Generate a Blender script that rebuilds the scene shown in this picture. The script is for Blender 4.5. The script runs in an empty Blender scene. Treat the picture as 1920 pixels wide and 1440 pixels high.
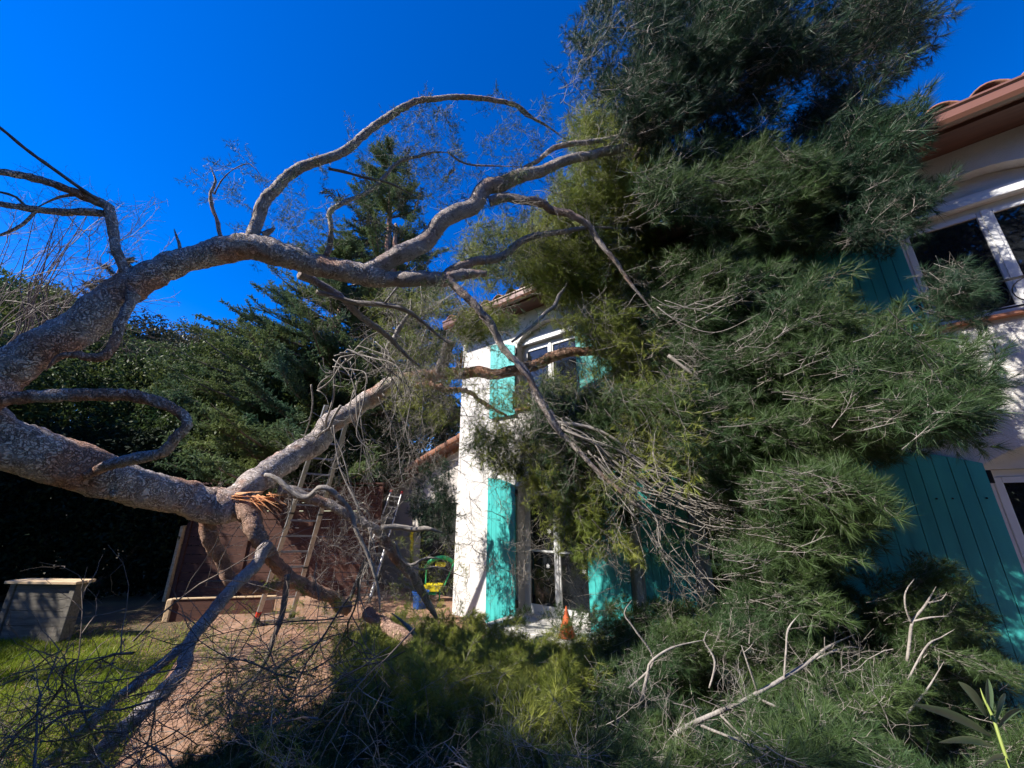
import bpy, bmesh, math, random
import numpy as np
from mathutils import Vector, Matrix, noise
random.seed(7); rng = np.random.default_rng(11)
C = bpy.context.scene.collection
R_ = math.radians
scene = bpy.context.scene

# ---------------------------------------------------------------- camera, sky, sun, exposure
PITCH = R_(18.14); FPX = 721.0; EYE = 1.85
cam_d = bpy.data.cameras.new('camera'); cam = bpy.data.objects.new('camera', cam_d); C.objects.link(cam)
cam.location = (0, 0, EYE); cam.rotation_euler = (R_(90)+PITCH, 0, 0)
cam_d.sensor_width = 36; cam_d.lens = 36*FPX/1920; cam_d.clip_end = 2000; cam_d.clip_start = 0.02
scene.camera = cam
SUN_AZ = Vector((-0.93, -0.37)).normalized(); SUN_EL = R_(40)
world = bpy.data.worlds.new('World'); scene.world = world; world.use_nodes = True
nt = world.node_tree; bg = nt.nodes['Background']
sky = nt.nodes.new('ShaderNodeTexSky'); sky.sky_type = 'NISHITA'; sky.sun_disc = False
sky.sun_elevation = SUN_EL; sky.sun_rotation = math.atan2(SUN_AZ.x, SUN_AZ.y)
sky.air_density = 1.0; sky.dust_density = 0.4; sky.ozone_density = 4.0; sky.altitude = 800
hs = nt.nodes.new('ShaderNodeHueSaturation'); hs.inputs['Saturation'].default_value = 1.42; hs.inputs['Hue'].default_value = .518
nt.links.new(sky.outputs[0], hs.inputs['Color']); nt.links.new(hs.outputs[0], bg.inputs['Color'])
bg.inputs['Strength'].default_value = 0.108
sd = bpy.data.lights.new('sun', 'SUN'); sun = bpy.data.objects.new('sun', sd); C.objects.link(sun)
sd.energy = 4.2; sd.angle = R_(0.53); sd.color = (1, .93, .82)
sdir = Vector((SUN_AZ.x*math.cos(SUN_EL), SUN_AZ.y*math.cos(SUN_EL), math.sin(SUN_EL)))
sun.rotation_euler = sdir.to_track_quat('Z', 'Y').to_euler()
scene.view_settings.view_transform = 'Standard'; scene.view_settings.look = 'None'
scene.view_settings.exposure = 1.25; scene.view_settings.gamma = 1

# ---------------------------------------------------------------- geometry of the view
CR = Vector((1, 0, 0)); CF = Vector((0, math.cos(PITCH), math.sin(PITCH))); CU = Vector((0, -math.sin(PITCH), math.cos(PITCH)))
TH = R_(38.38); WN = Vector((math.sin(TH), math.cos(TH), 0)); WU = Vector((math.cos(TH), -math.sin(TH), 0)); WC = 5.42
def ray(x, y): return CR*((x-960)/FPX) + CU*((720-y)/FPX) + CF      # per metre of axial depth
def P(x, y, d): return Vector((0, 0, EYE)) + ray(x, y)*d
def ground(x, y, z=0):
    r = ray(x, y); return Vector((0, 0, EYE)) + r*((z-EYE)/r.z)
def wall_depth(x, y, off=0.0):
    r = ray(x, y); k = r.dot(WN)
    if k <= 0: return 99
    d = (WC-off)/k
    p = r*d
    if EYE+p.z > 5.9 or p.dot(WU) < -5.7: return 99
    return d
def ground_depth(x, y):
    r = ray(x, y); return (0-EYE)/r.z if r.z < -0.02 else 99

# ---------------------------------------------------------------- materials
def mat(name, col, rough=.8, col2=None, scale=5, bump=0, bscale=40, metal=0, spec=.5, detail=4, stretch=None, trans=0, island=0, pos=.5):
    m = bpy.data.materials.new(name); m.use_nodes = True; n = m.node_tree; b = n.nodes['Principled BSDF']
    b.inputs['Base Color'].default_value = (*col, 1); b.inputs['Roughness'].default_value = rough
    b.inputs['Metallic'].default_value = metal; b.inputs['Specular IOR Level'].default_value = spec
    tc = n.nodes.new('ShaderNodeTexCoord'); vec = tc.outputs['Object']
    if stretch:
        mp = n.nodes.new('ShaderNodeMapping'); mp.inputs['Scale'].default_value = stretch
        n.links.new(vec, mp.inputs[0]); vec = mp.outputs[0]
    if col2:
        nz = n.nodes.new('ShaderNodeTexNoise'); nz.inputs['Scale'].default_value = scale; nz.inputs['Detail'].default_value = detail
        n.links.new(vec, nz.inputs['Vector'])
        cr = n.nodes.new('ShaderNodeValToRGB'); cr.color_ramp.elements[0].position = pos-.18; cr.color_ramp.elements[1].position = pos+.18
        cr.color_ramp.elements[0].color = (*col, 1); cr.color_ramp.elements[1].color = (*col2, 1)
        n.links.new(nz.outputs[0], cr.inputs[0]); out = cr.outputs[0]
        if island:
            g = n.nodes.new('ShaderNodeNewGeometry'); h = n.nodes.new('ShaderNodeHueSaturation')
            mr = n.nodes.new('ShaderNodeMapRange'); mr.inputs['To Min'].default_value = 1-island; mr.inputs['To Max'].default_value = 1+island
            n.links.new(g.outputs['Random Per Island'], mr.inputs[0]); n.links.new(mr.outputs[0], h.inputs['Value'])
            n.links.new(out, h.inputs['Color']); out = h.outputs[0]
        n.links.new(out, b.inputs['Base Color'])
        if trans:
            t = n.nodes.new('ShaderNodeBsdfTranslucent'); mx = n.nodes.new('ShaderNodeMixShader'); mx.inputs[0].default_value = trans
            n.links.new(out, t.inputs[0]); o = n.nodes['Material Output']
            n.links.new(b.outputs[0], mx.inputs[1]); n.links.new(t.outputs[0], mx.inputs[2]); n.links.new(mx.outputs[0], o.inputs[0])
    if bump:
        nb = n.nodes.new('ShaderNodeTexNoise'); nb.inputs['Scale'].default_value = bscale; nb.inputs['Detail'].default_value = 5
        bp = n.nodes.new('ShaderNodeBump'); bp.inputs['Strength'].default_value = bump; bp.inputs['Distance'].default_value = .02
        n.links.new(vec, nb.inputs['Vector']); n.links.new(nb.outputs[0], bp.inputs['Height']); n.links.new(bp.outputs[0], b.inputs['Normal'])
    return m

def bark_mat(name, a, b_, crack, pink, scale=16):
    """flaky pine bark: plates of two greys, pinkish where flakes have come off, dark cracks between the plates"""
    m = bpy.data.materials.new(name); m.use_nodes = True; n = m.node_tree; b = n.nodes['Principled BSDF']
    b.inputs['Roughness'].default_value = .9; b.inputs['Specular IOR Level'].default_value = .2
    L = n.links.new; tc = n.nodes.new('ShaderNodeTexCoord')
    nz = n.nodes.new('ShaderNodeTexNoise'); nz.inputs['Scale'].default_value = 8; nz.inputs['Detail'].default_value = 8; L(tc.outputs['Object'], nz.inputs['Vector'])
    add = n.nodes.new('ShaderNodeMixRGB'); add.blend_type = 'LINEAR_LIGHT'; add.inputs[0].default_value = .22
    L(tc.outputs['Object'], add.inputs[1]); L(nz.outputs[1], add.inputs[2])
    v = n.nodes.new('ShaderNodeTexVoronoi'); v.feature = 'DISTANCE_TO_EDGE'; v.inputs['Scale'].default_value = scale; L(add.outputs[0], v.inputs['Vector'])
    v2 = n.nodes.new('ShaderNodeTexVoronoi'); v2.inputs['Scale'].default_value = scale; L(add.outputs[0], v2.inputs['Vector'])
    cr = n.nodes.new('ShaderNodeValToRGB'); cr.color_ramp.elements[0].position = 0.0; cr.color_ramp.elements[1].position = .16
    cr.color_ramp.elements[0].color = (*crack, 1); cr.color_ramp.elements[1].color = (1, 1, 1, 1); L(v.outputs['Distance'], cr.inputs[0])
    sp = n.nodes.new('ShaderNodeSeparateColor'); L(v2.outputs['Color'], sp.inputs[0])
    mx = n.nodes.new('ShaderNodeMixRGB'); mx.inputs[1].default_value = (*a, 1); mx.inputs[2].default_value = (*b_, 1); L(sp.outputs[0], mx.inputs[0])
    n2 = n.nodes.new('ShaderNodeTexNoise'); n2.inputs['Scale'].default_value = 2.3; n2.inputs['Detail'].default_value = 3; L(tc.outputs['Object'], n2.inputs['Vector'])
    c2 = n.nodes.new('ShaderNodeValToRGB'); c2.color_ramp.elements[0].position = .52; c2.color_ramp.elements[1].position = .62; L(n2.outputs[0], c2.inputs[0])
    m2 = n.nodes.new('ShaderNodeMixRGB'); m2.inputs[2].default_value = (*pink, 1); L(c2.outputs[0], m2.inputs[0]); L(mx.outputs[0], m2.inputs[1])
    m3 = n.nodes.new('ShaderNodeMixRGB'); m3.blend_type = 'MULTIPLY'; n5 = n.nodes.new('ShaderNodeTexNoise'); n5.inputs['Scale'].default_value = 11; n5.inputs['Detail'].default_value = 4; L(tc.outputs['Object'], n5.inputs['Vector']); c5 = n.nodes.new('ShaderNodeValToRGB'); c5.color_ramp.elements[0].position = .34; c5.color_ramp.elements[1].position = .62; L(n5.outputs[0], c5.inputs[0]); L(c5.outputs[0], m3.inputs[0]); L(m2.outputs[0], m3.inputs[1]); L(cr.outputs[0], m3.inputs[2])
    L(m3.outputs[0], b.inputs['Base Color'])
    n3 = n.nodes.new('ShaderNodeTexNoise'); n3.inputs['Scale'].default_value = 60; n3.inputs['Detail'].default_value = 4; L(tc.outputs['Object'], n3.inputs['Vector'])
    ma = n.nodes.new('ShaderNodeMath'); ma.operation = 'MULTIPLY_ADD'; ma.inputs[1].default_value = .35; L(n3.outputs[0], ma.inputs[0]); L(cr.outputs[0], ma.inputs[2])
    bp = n.nodes.new('ShaderNodeBump'); bp.inputs['Strength'].default_value = 1; bp.inputs['Distance'].default_value = .022
    L(ma.outputs[0], bp.inputs['Height']); L(bp.outputs[0], b.inputs['Normal'])
    return m

M = {}
M['bark'] = bark_mat('pine_bark', (.72, .63, .57), (.54, .47, .43), (.30, .25, .23), (.60, .36, .26), 22)
M['bark_fine'] = bark_mat('pine_bark_fine', (.68, .60, .56), (.50, .44, .41), (.36, .32, .30), (.55, .40, .34), 38)
M['bark_red'] = bark_mat('pine_bark_red', (.56, .36, .27), (.44, .30, .24), (.36, .28, .25), (.60, .33, .23), 30)
M['twig'] = mat('twig_bark', (.20, .175, .155), .85, (.36, .33, .30), 14, bump=.4, bscale=90)
M['twig_dark'] = mat('twig_bark_brown_and_shade', (.10, .075, .06), .85, (.20, .16, .13), 14)  # brown twigs, and shaded foreground twigs darkened by colour
M['wood_raw'] = mat('splintered_wood', (.52, .17, .05), .7, (.70, .38, .18), 9, bump=.7, bscale=50, stretch=(1, 1, 4))
M['wood_cut'] = mat('cut_wood', (.55, .42, .25), .8, (.40, .28, .16), 9)
M['needle_dark'] = mat('needles_blue_green_shade', (.016, .044, .026), .5, (.036, .080, .036), 1.6, island=.35, trans=.22, spec=.35)  # same pine needles, shade in crown and brush put into the colour
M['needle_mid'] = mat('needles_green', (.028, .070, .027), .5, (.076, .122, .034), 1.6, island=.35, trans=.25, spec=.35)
M['needle_yel'] = mat('needles_yellow_green_sun', (.130, .185, .026), .5, (.290, .315, .062), 1.3, island=.35, trans=.3, spec=.35)  # same pine needles, sunlight put into a brighter yellow-green
M['conifer'] = mat('conifer_foliage', (.075, .155, .095), .6, (.200, .250, .075), .8, island=.4, trans=.35, spec=.3)
M['leaf'] = mat('laurel_leaves', (.026, .060, .024), .55, (.110, .135, .036), .9, island=.5, trans=.3, spec=.18)
M['leaf_dark'] = mat('hedge_leaves_shade_dark', (.008, .018, .010), .7, (.018, .032, .014), .9, island=.4, trans=.05, spec=.1)  # shade on the hedge behind the box put into darker leaves
M['leaf_brown'] = mat('brown_green_leaves', (.050, .060, .022), .6, (.10, .085, .035), .7, island=.4, trans=.12, spec=.3)
M['leaf_cedar'] = mat('grey_green_needles', (.045, .060, .030), .6, (.085, .080, .040), .7, island=.4, trans=.12, spec=.3)
M['stucco'] = mat('white_stucco', (.70, .68, .66), .9, (.60, .58, .56), 2.2, bump=.55, bscale=75)
M['smooth_white'] = mat('white_painted_render', (.63, .62, .60), .8, (.57, .56, .54), 3, bump=.15, bscale=60)
M['pvc'] = mat('white_window_frame', (.72, .73, .74), .35, (.66, .67, .68), 4)
M['teal'] = mat('turquoise_paint', (.060, .48, .46), .45, (.040, .36, .36), 1.6, bump=.2, bscale=90, stretch=(6, 6, .8))
M['glass'] = mat('dark_window_glass', (.012, .014, .018), .02, spec=.8)
M['soffit'] = mat('brown_soffit_board', (.17, .075, .055), .6, (.11, .05, .04), 5, stretch=(.5, 6, 6))
M['gutter'] = mat('brown_gutter', (.22, .10, .07), .35, (.18, .085, .06), 3, spec=.6)
M['tile'] = mat('terracotta_tiles', (.33, .13, .07), .85, (.17, .09, .06), 6, bump=.4, bscale=50)
M['sill'] = mat('terracotta_sill', (.50, .20, .11), .7, (.40, .17, .10), 8, bump=.2)
M['iron'] = mat('black_iron', (.012, .012, .014), .45, metal=.3)
M['alu'] = mat('brushed_aluminium', (.46, .46, .46), .42, (.38, .38, .38), 30, metal=.75, stretch=(1, 1, .1))
M['rubber'] = mat('black_rubber', (.02, .02, .02), .7)
M['red'] = mat('red_plastic', (.50, .025, .012), .4)
M['annex'] = mat('grey_beige_render', (.52, .49, .46), .9, (.42, .39, .37), 1.6, bump=.3, bscale=60)
M['fence'] = mat('reddish_brown_boards', (.115, .042, .026), .8, (.065, .026, .018), 3, bump=.35, bscale=30, stretch=(1, 1, 9))
M['wood_pale'] = mat('pale_and_sunlit_timber', (.52, .36, .20), .8, (.66, .50, .32), 5, bump=.4, bscale=40, stretch=(1, 8, 8))  # pale wood, also the sun on the bed edge's top and post
M['wood_grey'] = mat('weathered_grey_boards', (.10, .09, .075), .85, (.19, .17, .14), 4, bump=.5, bscale=30, stretch=(1, 8, 8))
M['grass_base'] = mat('lawn_soil', (.060, .042, .025), .95, (.085, .075, .030), 2.5, bump=.6, bscale=20)
M['grass'] = mat('grass_blades', (.120, .190, .012), .55, (.290, .350, .030), 1.7, island=.35, trans=.35, spec=.3)
M['litter'] = mat('dry_needles', (.20, .10, .045), .9, (.34, .20, .10), 9, island=.4)
M['yellow'] = mat('yellow_plastic', (.75, .62, .02), .45); M['green'] = mat('green_plastic', (.01, .28, .10), .45)
M['blue'] = mat('blue_plastic', (.01, .10, .42), .4); M['orange'] = mat('orange_terracotta', (.70, .13, .03), .6, (.58, .10, .03), 12, bump=.2)
M['black'] = mat('black_plastic_and_dark_inside', (.015, .015, .015), .5)
M['oleander'] = mat('long_leaf', (.10, .17, .10), .4, (.16, .24, .12), 6, spec=.5, trans=.3); M['oleander_stem'] = mat('green_stem', (.22, .28, .06), .6)
M['star'] = mat('white_sticker', (.75, .75, .75), .7)
# terrace paving: brick texture
tm = bpy.data.materials.new('terracotta_paving'); tm.use_nodes = True; n = tm.node_tree
br = n.nodes.new('ShaderNodeTexBrick'); br.offset = .5; tcx = n.nodes.new('ShaderNodeTexCoord')
br.inputs['Color1'].default_value = (.46, .25, .165, 1); br.inputs['Color2'].default_value = (.56, .34, .225, 1); br.inputs['Mortar'].default_value = (.30, .26, .22, 1)
br.inputs['Scale'].default_value = 1.0; br.inputs['Brick Width'].default_value = .33; br.inputs['Row Height'].default_value = .33; br.inputs['Mortar Size'].default_value = .008
nz = n.nodes.new('ShaderNodeTexNoise'); nz.inputs['Scale'].default_value = 2.5; nz.inputs['Detail'].default_value = 6
mx = n.nodes.new('ShaderNodeMixRGB'); mx.blend_type = 'MULTIPLY'; mx.inputs[0].default_value = .85
n.links.new(tcx.outputs['Object'], br.inputs['Vector']); n.links.new(tcx.outputs['Object'], nz.inputs['Vector'])
n.links.new(br.outputs[0], mx.inputs[1]); n.links.new(nz.outputs[0], mx.inputs[2]); n.links.new(mx.outputs[0], n.nodes['Principled BSDF'].inputs['Base Color'])
n.nodes['Principled BSDF'].inputs['Roughness'].default_value = .85
bp = n.nodes.new('ShaderNodeBump'); bp.inputs['Strength'].default_value = .4; bp.inputs['Distance'].default_value = .005
n.links.new(br.outputs['Fac'], bp.inputs['Height']); bp.invert = True; n.links.new(bp.outputs[0], n.nodes['Principled BSDF'].inputs['Normal'])
M['paving'] = tm

# ---------------------------------------------------------------- helpers
def thing(name, label, cat, loc=(0, 0, 0), rotz=0, group=None):
    o = bpy.data.objects.new(name, None); C.objects.link(o); o.location = loc; o.rotation_euler = (0, 0, rotz)
    o.empty_display_size = .2; return tag(o, label, cat, group)
def tag(o, label=None, cat=None, group=None, kind=None):
    if label: o['label'] = label
    if cat: o['category'] = cat
    if group: o['group'] = group
    if kind: o['kind'] = kind
    return o
def link(name, me, m, parent=None, world_coords=False, label=None, kind=None):
    me.name = name; o = bpy.data.objects.new(name, me); C.objects.link(o)
    if m is not None: me.materials.append(m)
    if parent is not None:
        o.parent = parent
        if world_coords:
            mw = Matrix.LocRotScale(parent.location, parent.rotation_euler, (1, 1, 1)); o.matrix_parent_inverse = mw.inverted()
    if label: o['label'] = label
    if kind: o['kind'] = kind
    return o
class MB:
    """collects boxes, bars, lathes into one mesh"""
    def __init__(s): s.bm = bmesh.new()
    def box(s, x0, x1, y0, y1, z0, z1, bev=0):
        r = bmesh.ops.create_cube(s.bm, size=1); vs = r['verts']
        for v in vs: v.co = Vector((x0+(v.co.x+.5)*(x1-x0), y0+(v.co.y+.5)*(y1-y0), z0+(v.co.z+.5)*(z1-z0)))
        if bev:
            es = list({e for v in vs for e in v.link_edges}); bmesh.ops.bevel(s.bm, geom=es, offset=bev, segments=1, affect='EDGES')
        return s
    def bar(s, a, b, w, h=None, seg=4, w2=None):
        a = Vector(a); b = Vector(b); d = b-a; L = d.length; h = h or w
        q = d.to_track_quat('Z', 'X').to_matrix().to_4x4()
        r = bmesh.ops.create_cone(s.bm, cap_ends=True, segments=seg, radius1=w/2*(1.414 if seg == 4 else 1), radius2=(w2 or w)/2*(1.414 if seg == 4 else 1), depth=L)
        mt = Matrix.Translation((a+b)/2) @ q @ Matrix.Diagonal((1, h/w, 1, 1)) @ Matrix.Rotation(R_(45) if seg == 4 else 0, 4, 'Z')
        for v in r['verts']: v.co = mt @ v.co
        return s
    def poly(s, pts, y0, y1):   # polygon in xz extruded along y
        v0 = [s.bm.verts.new((x, y0, z)) for x, z in pts]; v1 = [s.bm.verts.new((x, y1, z)) for x, z in pts]
        s.bm.faces.new(v0); s.bm.faces.new(v1[::-1]); k = len(pts)
        for i in range(k): s.bm.faces.new((v0[i], v1[i], v1[(i+1) % k], v0[(i+1) % k]))
        return s
    def lathe(s, prof, c=(0, 0, 0), seg=24):
        rings = [[s.bm.verts.new((c[0]+r*math.cos(2*math.pi*i/seg), c[1]+r*math.sin(2*math.pi*i/seg), c[2]+z)) for i in range(seg)] for r, z in prof]
        for a, b in zip(rings, rings[1:]):
            for i in range(seg): s.bm.faces.new((a[i], a[(i+1) % seg], b[(i+1) % seg], b[i]))
        return s
    def build(s, name, m, parent=None, world_coords=False, label=None):
        bmesh.ops.recalc_face_normals(s.bm, faces=s.bm.faces); me = bpy.data.meshes.new(name); s.bm.to_mesh(me); s.bm.free()
        return link(name, me, m, parent, world_coords, label)
def arrays_mesh(name, V, F, nper):
    """fast mesh from numpy arrays, faces all with nper corners"""
    me = bpy.data.meshes.new(name); V = np.asarray(V, dtype=np.float32); F = np.asarray(F, dtype=np.int32)
    me.vertices.add(len(V)); me.vertices.foreach_set('co', V.ravel()); me.loops.add(F.size); me.loops.foreach_set('vertex_index', F.ravel())
    me.polygons.add(len(F)); me.polygons.foreach_set('loop_start', np.arange(0, F.size, nper, dtype=np.int32)); me.update(calc_edges=True)
    return me

def catmull(pts, step):
    out = []; n = len(pts)
    for i in range(n-1):
        p0 = pts[max(i-1, 0)]; p1 = pts[i]; p2 = pts[i+1]; p3 = pts[min(i+2, n-1)]
        L = (p2[:3]-p1[:3]); L = float(np.linalg.norm(L)); k = max(2, int(L/step))
        for j in range(k):
            t = j/k; out.append(.5*((2*p1)+(-p0+p2)*t+(2*p0-5*p1+4*p2-p3)*t*t+(-p0+3*p1-3*p2+p3)*t**3))
    out.append(pts[-1]); return np.array(out)
def tube_arrays(pts4, step=.05, seg=10, disp=.0, wob=0, seed=0):
    """pts4 rows x,y,z,r -> verts, quad faces"""
    A = catmull(np.array(pts4, dtype=float), step); n = len(A); r = np.maximum(A[:, 3], .0008)
    if wob:
        for i in range(n):
            o = noise.noise_vector(Vector(A[i, :3])*3.1+Vector((seed, 0, 0))); A[i, :3] += np.array(o)*wob*r[i]
    T = np.gradient(A[:, :3], axis=0); T /= np.linalg.norm(T, axis=1)[:, None]+1e-9
    up = np.array([0, 0, 1.]) if abs(T[0, 2]) < .9 else np.array([1., 0, 0]); N = np.zeros((n, 3)); v = np.cross(T[0], up); v /= np.linalg.norm(v)
    for i in range(n):
        v = v-T[i]*np.dot(v, T[i]); v /= np.linalg.norm(v)+1e-9; N[i] = v
    B = np.cross(T, N); an = np.arange(seg)*2*np.pi/seg
    ring = N[:, None, :]*np.cos(an)[None, :, None]+B[:, None, :]*np.sin(an)[None, :, None]
    V = A[:, None, :3]+ring*r[:, None, None]
    if disp:
        Vf = V.reshape(-1, 3); rf = np.repeat(r, seg); nf = ring.reshape(-1, 3)
        for i in range(len(Vf)):
            p = Vector(Vf[i]); s = 1/max(rf[i], .03)
            k = .7*noise.noise(p*s*.55+Vector((seed, 3, 1)))+.45*noise.noise(p*s*1.7)+.5*(noise.cell(p*30+Vector((0, 0, 5*noise.noise(p*9))))-.5)*min(1, .035/rf[i])*1.6
            Vf[i] += nf[i]*k*disp*rf[i]
        V = Vf.reshape(n, seg, 3)
    V = V.reshape(-1, 3); F = []
    for i in range(n-1):
        a = i*seg
        for j in range(seg): F.append((a+j, a+(j+1) % seg, a+seg+(j+1) % seg, a+seg+j))
    # caps as quads collapsed on a centre vertex
    c0 = len(V); V = np.vstack([V, A[0, :3], A[-1, :3]])
    for j in range(0, seg, 2):
        F.append((c0, (j+2) % seg, (j+1) % seg, j)); e = (n-1)*seg; F.append((c0+1, e+j, e+(j+1) % seg, e+(j+2) % seg))
    return V, np.array(F)
def px_path(pts):
    out = []; n = len(pts)
    for i, (x, y, d, w) in enumerate(pts):
        a, b = pts[max(i-1, 0)], pts[min(i+1, n-1)]; t = Vector((b[0]-a[0], b[1]-a[1])); t = t.normalized() if t.length else Vector((1, 0))
        rho = Vector((x-960, y-720))/FPX; k = rho.dot(Vector((-t.y, t.x)))          # off-axis stretch across the limb
        out.append((*P(x, y, d), w*.5*d/FPX/math.sqrt(1+k*k)))
    return out
def limb(name, pts, m, parent, seg=16, step=.035, disp=.22, wob=.25, seed=0, label=None):
    k = .93 if name == 'trunk' or name == 'trunk_piece' else .82
    pts = [(x, y, d, w*k) for x, y, d, w in pts]
    if pts[-1][3] < 8: pts[-1] = (*pts[-1][:3], pts[-1][3]*.35)
    V, F = tube_arrays(px_path(pts), step, seg, disp, wob, seed)
    me = arrays_mesh(name, V, F, 4); me.polygons.foreach_set('use_smooth', np.ones(len(F), dtype=bool))
    return link(name, me, m, parent, True, label)
def joined(name, list_vf, m, parent, kind=None, label=None):
    Vs, Fs, o = [], [], 0
    for V, F in list_vf: Vs.append(V); Fs.append(F+o); o += len(V)
    me = arrays_mesh(name, np.vstack(Vs), np.vstack(Fs), Fs[0].shape[1]); me.polygons.foreach_set('use_smooth', np.ones(len(me.polygons), dtype=bool))
    return link(name, me, m, parent, True, label, kind)

# ---- twig and needle templates --------------------------------------------------------
def nrm(v): return v/(np.linalg.norm(v)+1e-9)
def curve_pts(p, d, L, n, bend, g):
    pts = [p.copy()]; d = nrm(d)
    for i in range(n):
        d = nrm(d+g.normal(0, bend, 3)); p = p+d*L/n; pts.append(p.copy())
    return np.array(pts), d
def stick(pts, r0, r1, seg=3):
    n = len(pts); T = np.gradient(pts, axis=0); T /= np.linalg.norm(T, axis=1)[:, None]+1e-9
    u = np.cross(T, [.3, .5, .81]); u /= np.linalg.norm(u, axis=1)[:, None]+1e-9; w = np.cross(T, u)
    an = np.arange(seg)*2*np.pi/seg; r = np.linspace(r0, r1, n)
    V = pts[:, None, :]+(u[:, None, :]*np.cos(an)[None, :, None]+w[:, None, :]*np.sin(an)[None, :, None])*r[:, None, None]
    F = [(i*seg+j, i*seg+(j+1) % seg, (i+1)*seg+(j+1) % seg, (i+1)*seg+j) for i in range(n-1) for j in range(seg)]
    return V.reshape(-1, 3), np.array(F)
def template(seed, L=.55, sides=11, subs=2, needles=30, nlen=.075, nw=.0024, flat=.65, bend=.10, r0=.0034, ang=(25, 48), bare=.35, start=.15, slen=.42):
    g = np.random.default_rng(seed); S = []; N = []; off = 0
    def addstick(pts, a, b):
        nonlocal off
        V, F = stick(pts, a, b); S.append((V, F+off)); off += len(V)
    def tuft(pts, k):
        n = len(pts)-1
        t = bare+(1-bare)*g.random(k)**.75; f = t*n; i = np.minimum(f.astype(int), n-1); fr = (f-i)[:, None]
        base = pts[i]*(1-fr)+pts[i+1]*fr; d = pts[i+1]-pts[i]; d /= np.linalg.norm(d, axis=1)[:, None]+1e-9
        rnd = g.normal(size=(k, 3)); perp = rnd-d*(rnd*d).sum(1)[:, None]; perp /= np.linalg.norm(perp, axis=1)[:, None]
        a = np.radians(8+36*g.random(k)**1.3)[:, None]; nd = d*np.cos(a)+perp*np.sin(a); ln = nlen*g.uniform(.65, 1.15, k)[:, None]
        side = np.cross(nd, g.normal(size=(k, 3))); side /= np.linalg.norm(side, axis=1)[:, None]
        N.append(np.stack([base-side*nw/2, base+side*nw/2, base+nd*ln], 1).reshape(-1, 3))
    main, d = curve_pts(np.zeros(3), np.array([1., 0, 0]), L, 8, bend, g); addstick(main, r0, r0*.3)
    if needles: tuft(main[4:], needles)
    for k in range(sides):
        t = start+(1-start)*(k+g.random()*.6)/sides; i = min(int(t*8), 7); p = main[i]+(main[i+1]-main[i])*(t*8-i)
        a = math.radians(g.uniform(*ang)); az = (0 if k % 2 else math.pi)+g.normal(0, .5); md = nrm(main[i+1]-main[i])
        ax = nrm(np.cross(md, [0, 0, 1.])); az_v = ax*math.cos(az)+np.cross(md, ax)*math.sin(az)*flat+np.array([0, 0, .001])
        dr = md*math.cos(a)+nrm(az_v)*math.sin(a); l = L*slen*(1-.55*t)*g.uniform(.7, 1.2)
        pts, _ = curve_pts(p, dr, l, 5, bend*1.1, g); addstick(pts, r0*.5, r0*.2)
        if needles: tuft(pts, needles)
        for q in range(subs):
            j = 1+g.integers(0, 4); dd = nrm(pts[j]-pts[j-1]+g.normal(0, .42, 3)); p2, _ = curve_pts(pts[j], dd, l*g.uniform(.4, .7), 4, bend*1.2, g)
            addstick(p2, r0*.32, r0*.15)
            if needles: tuft(p2, int(needles*.8))
    SV = np.vstack([s[0] for s in S]); SF = np.vstack([s[1] for s in S]); NV = np.vstack(N) if N else None
    return SV, SF, NV
def frames(dirs, g):
    x = dirs/np.linalg.norm(dirs, axis=1)[:, None]; r = g.normal(size=x.shape); y = r-x*(r*x).sum(1)[:, None]; y /= np.linalg.norm(y, axis=1)[:, None]
    return np.stack([x, y, np.cross(x, y)], 2)      # columns
def stamp(temps, pos, dirs, scl, g, up=None):
    """returns stick (V,F quads) and needle (V,F tris) arrays"""
    n = len(pos); idx = g.integers(0, len(temps), n); Rm = frames(dirs, g)
    if up is not None:       # keep sprays flat-side up
        x = Rm[:, :, 0]; y = np.cross(np.array([0, 0, 1.])+g.normal(0, .6, (n, 3)), x); y /= np.linalg.norm(y, axis=1)[:, None]+1e-9
        Rm = np.stack([x, y, np.cross(x, y)], 2)
    SV, SF, NV = [], [], []; so = 0
    for ti, (sv, sf, nv) in enumerate(temps):
        k = np.where(idx == ti)[0]
        if not len(k): continue
        A = np.einsum('nij,vj->nvi', Rm[k], sv)*scl[k][:, None, None]+pos[k][:, None, :]
        SV.append(A.reshape(-1, 3)); SF.append((sf[None]+(np.arange(len(k))*len(sv))[:, None, None]).reshape(-1, 4)+so); so += len(k)*len(sv)
        if nv is not None: NV.append((np.einsum('nij,vj->nvi', Rm[k], nv)*scl[k][:, None, None]+pos[k][:, None, :]).reshape(-1, 3))
    nvv = np.vstack(NV) if NV else None
    return (np.vstack(SV), np.vstack(SF)), (None if nvv is None else (nvv, np.arange(len(nvv)).reshape(-1, 3)))
T_NEAR = [template(100+i, .50, 10, 2, 26, .100, .0030) for i in range(6)]
T_MID = [template(200+i, .60, 11, 2, 24, .105, .0036) for i in range(6)]
T_THIN = [template(300+i, .60, 8, 2, 15, .080, .0034, bend=.2, ang=(25, 70)) for i in range(6)]
T_BARE = [template(400+i, .60, 8, 2, 0, bend=.17, ang=(20, 60), r0=.0040, slen=.6) for i in range(8)]
T_BAREFAR = [template(450+i, .60, 8, 2, 0, bend=.17, ang=(20, 60), r0=.0065, slen=.6) for i in range(6)]
T_CON = [template(500+i, 1.0, 18, 2, 40, .060, .017, flat=.22, bend=.05, r0=.010, ang=(35, 60), bare=.05, slen=.38) for i in range(6)]

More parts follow.
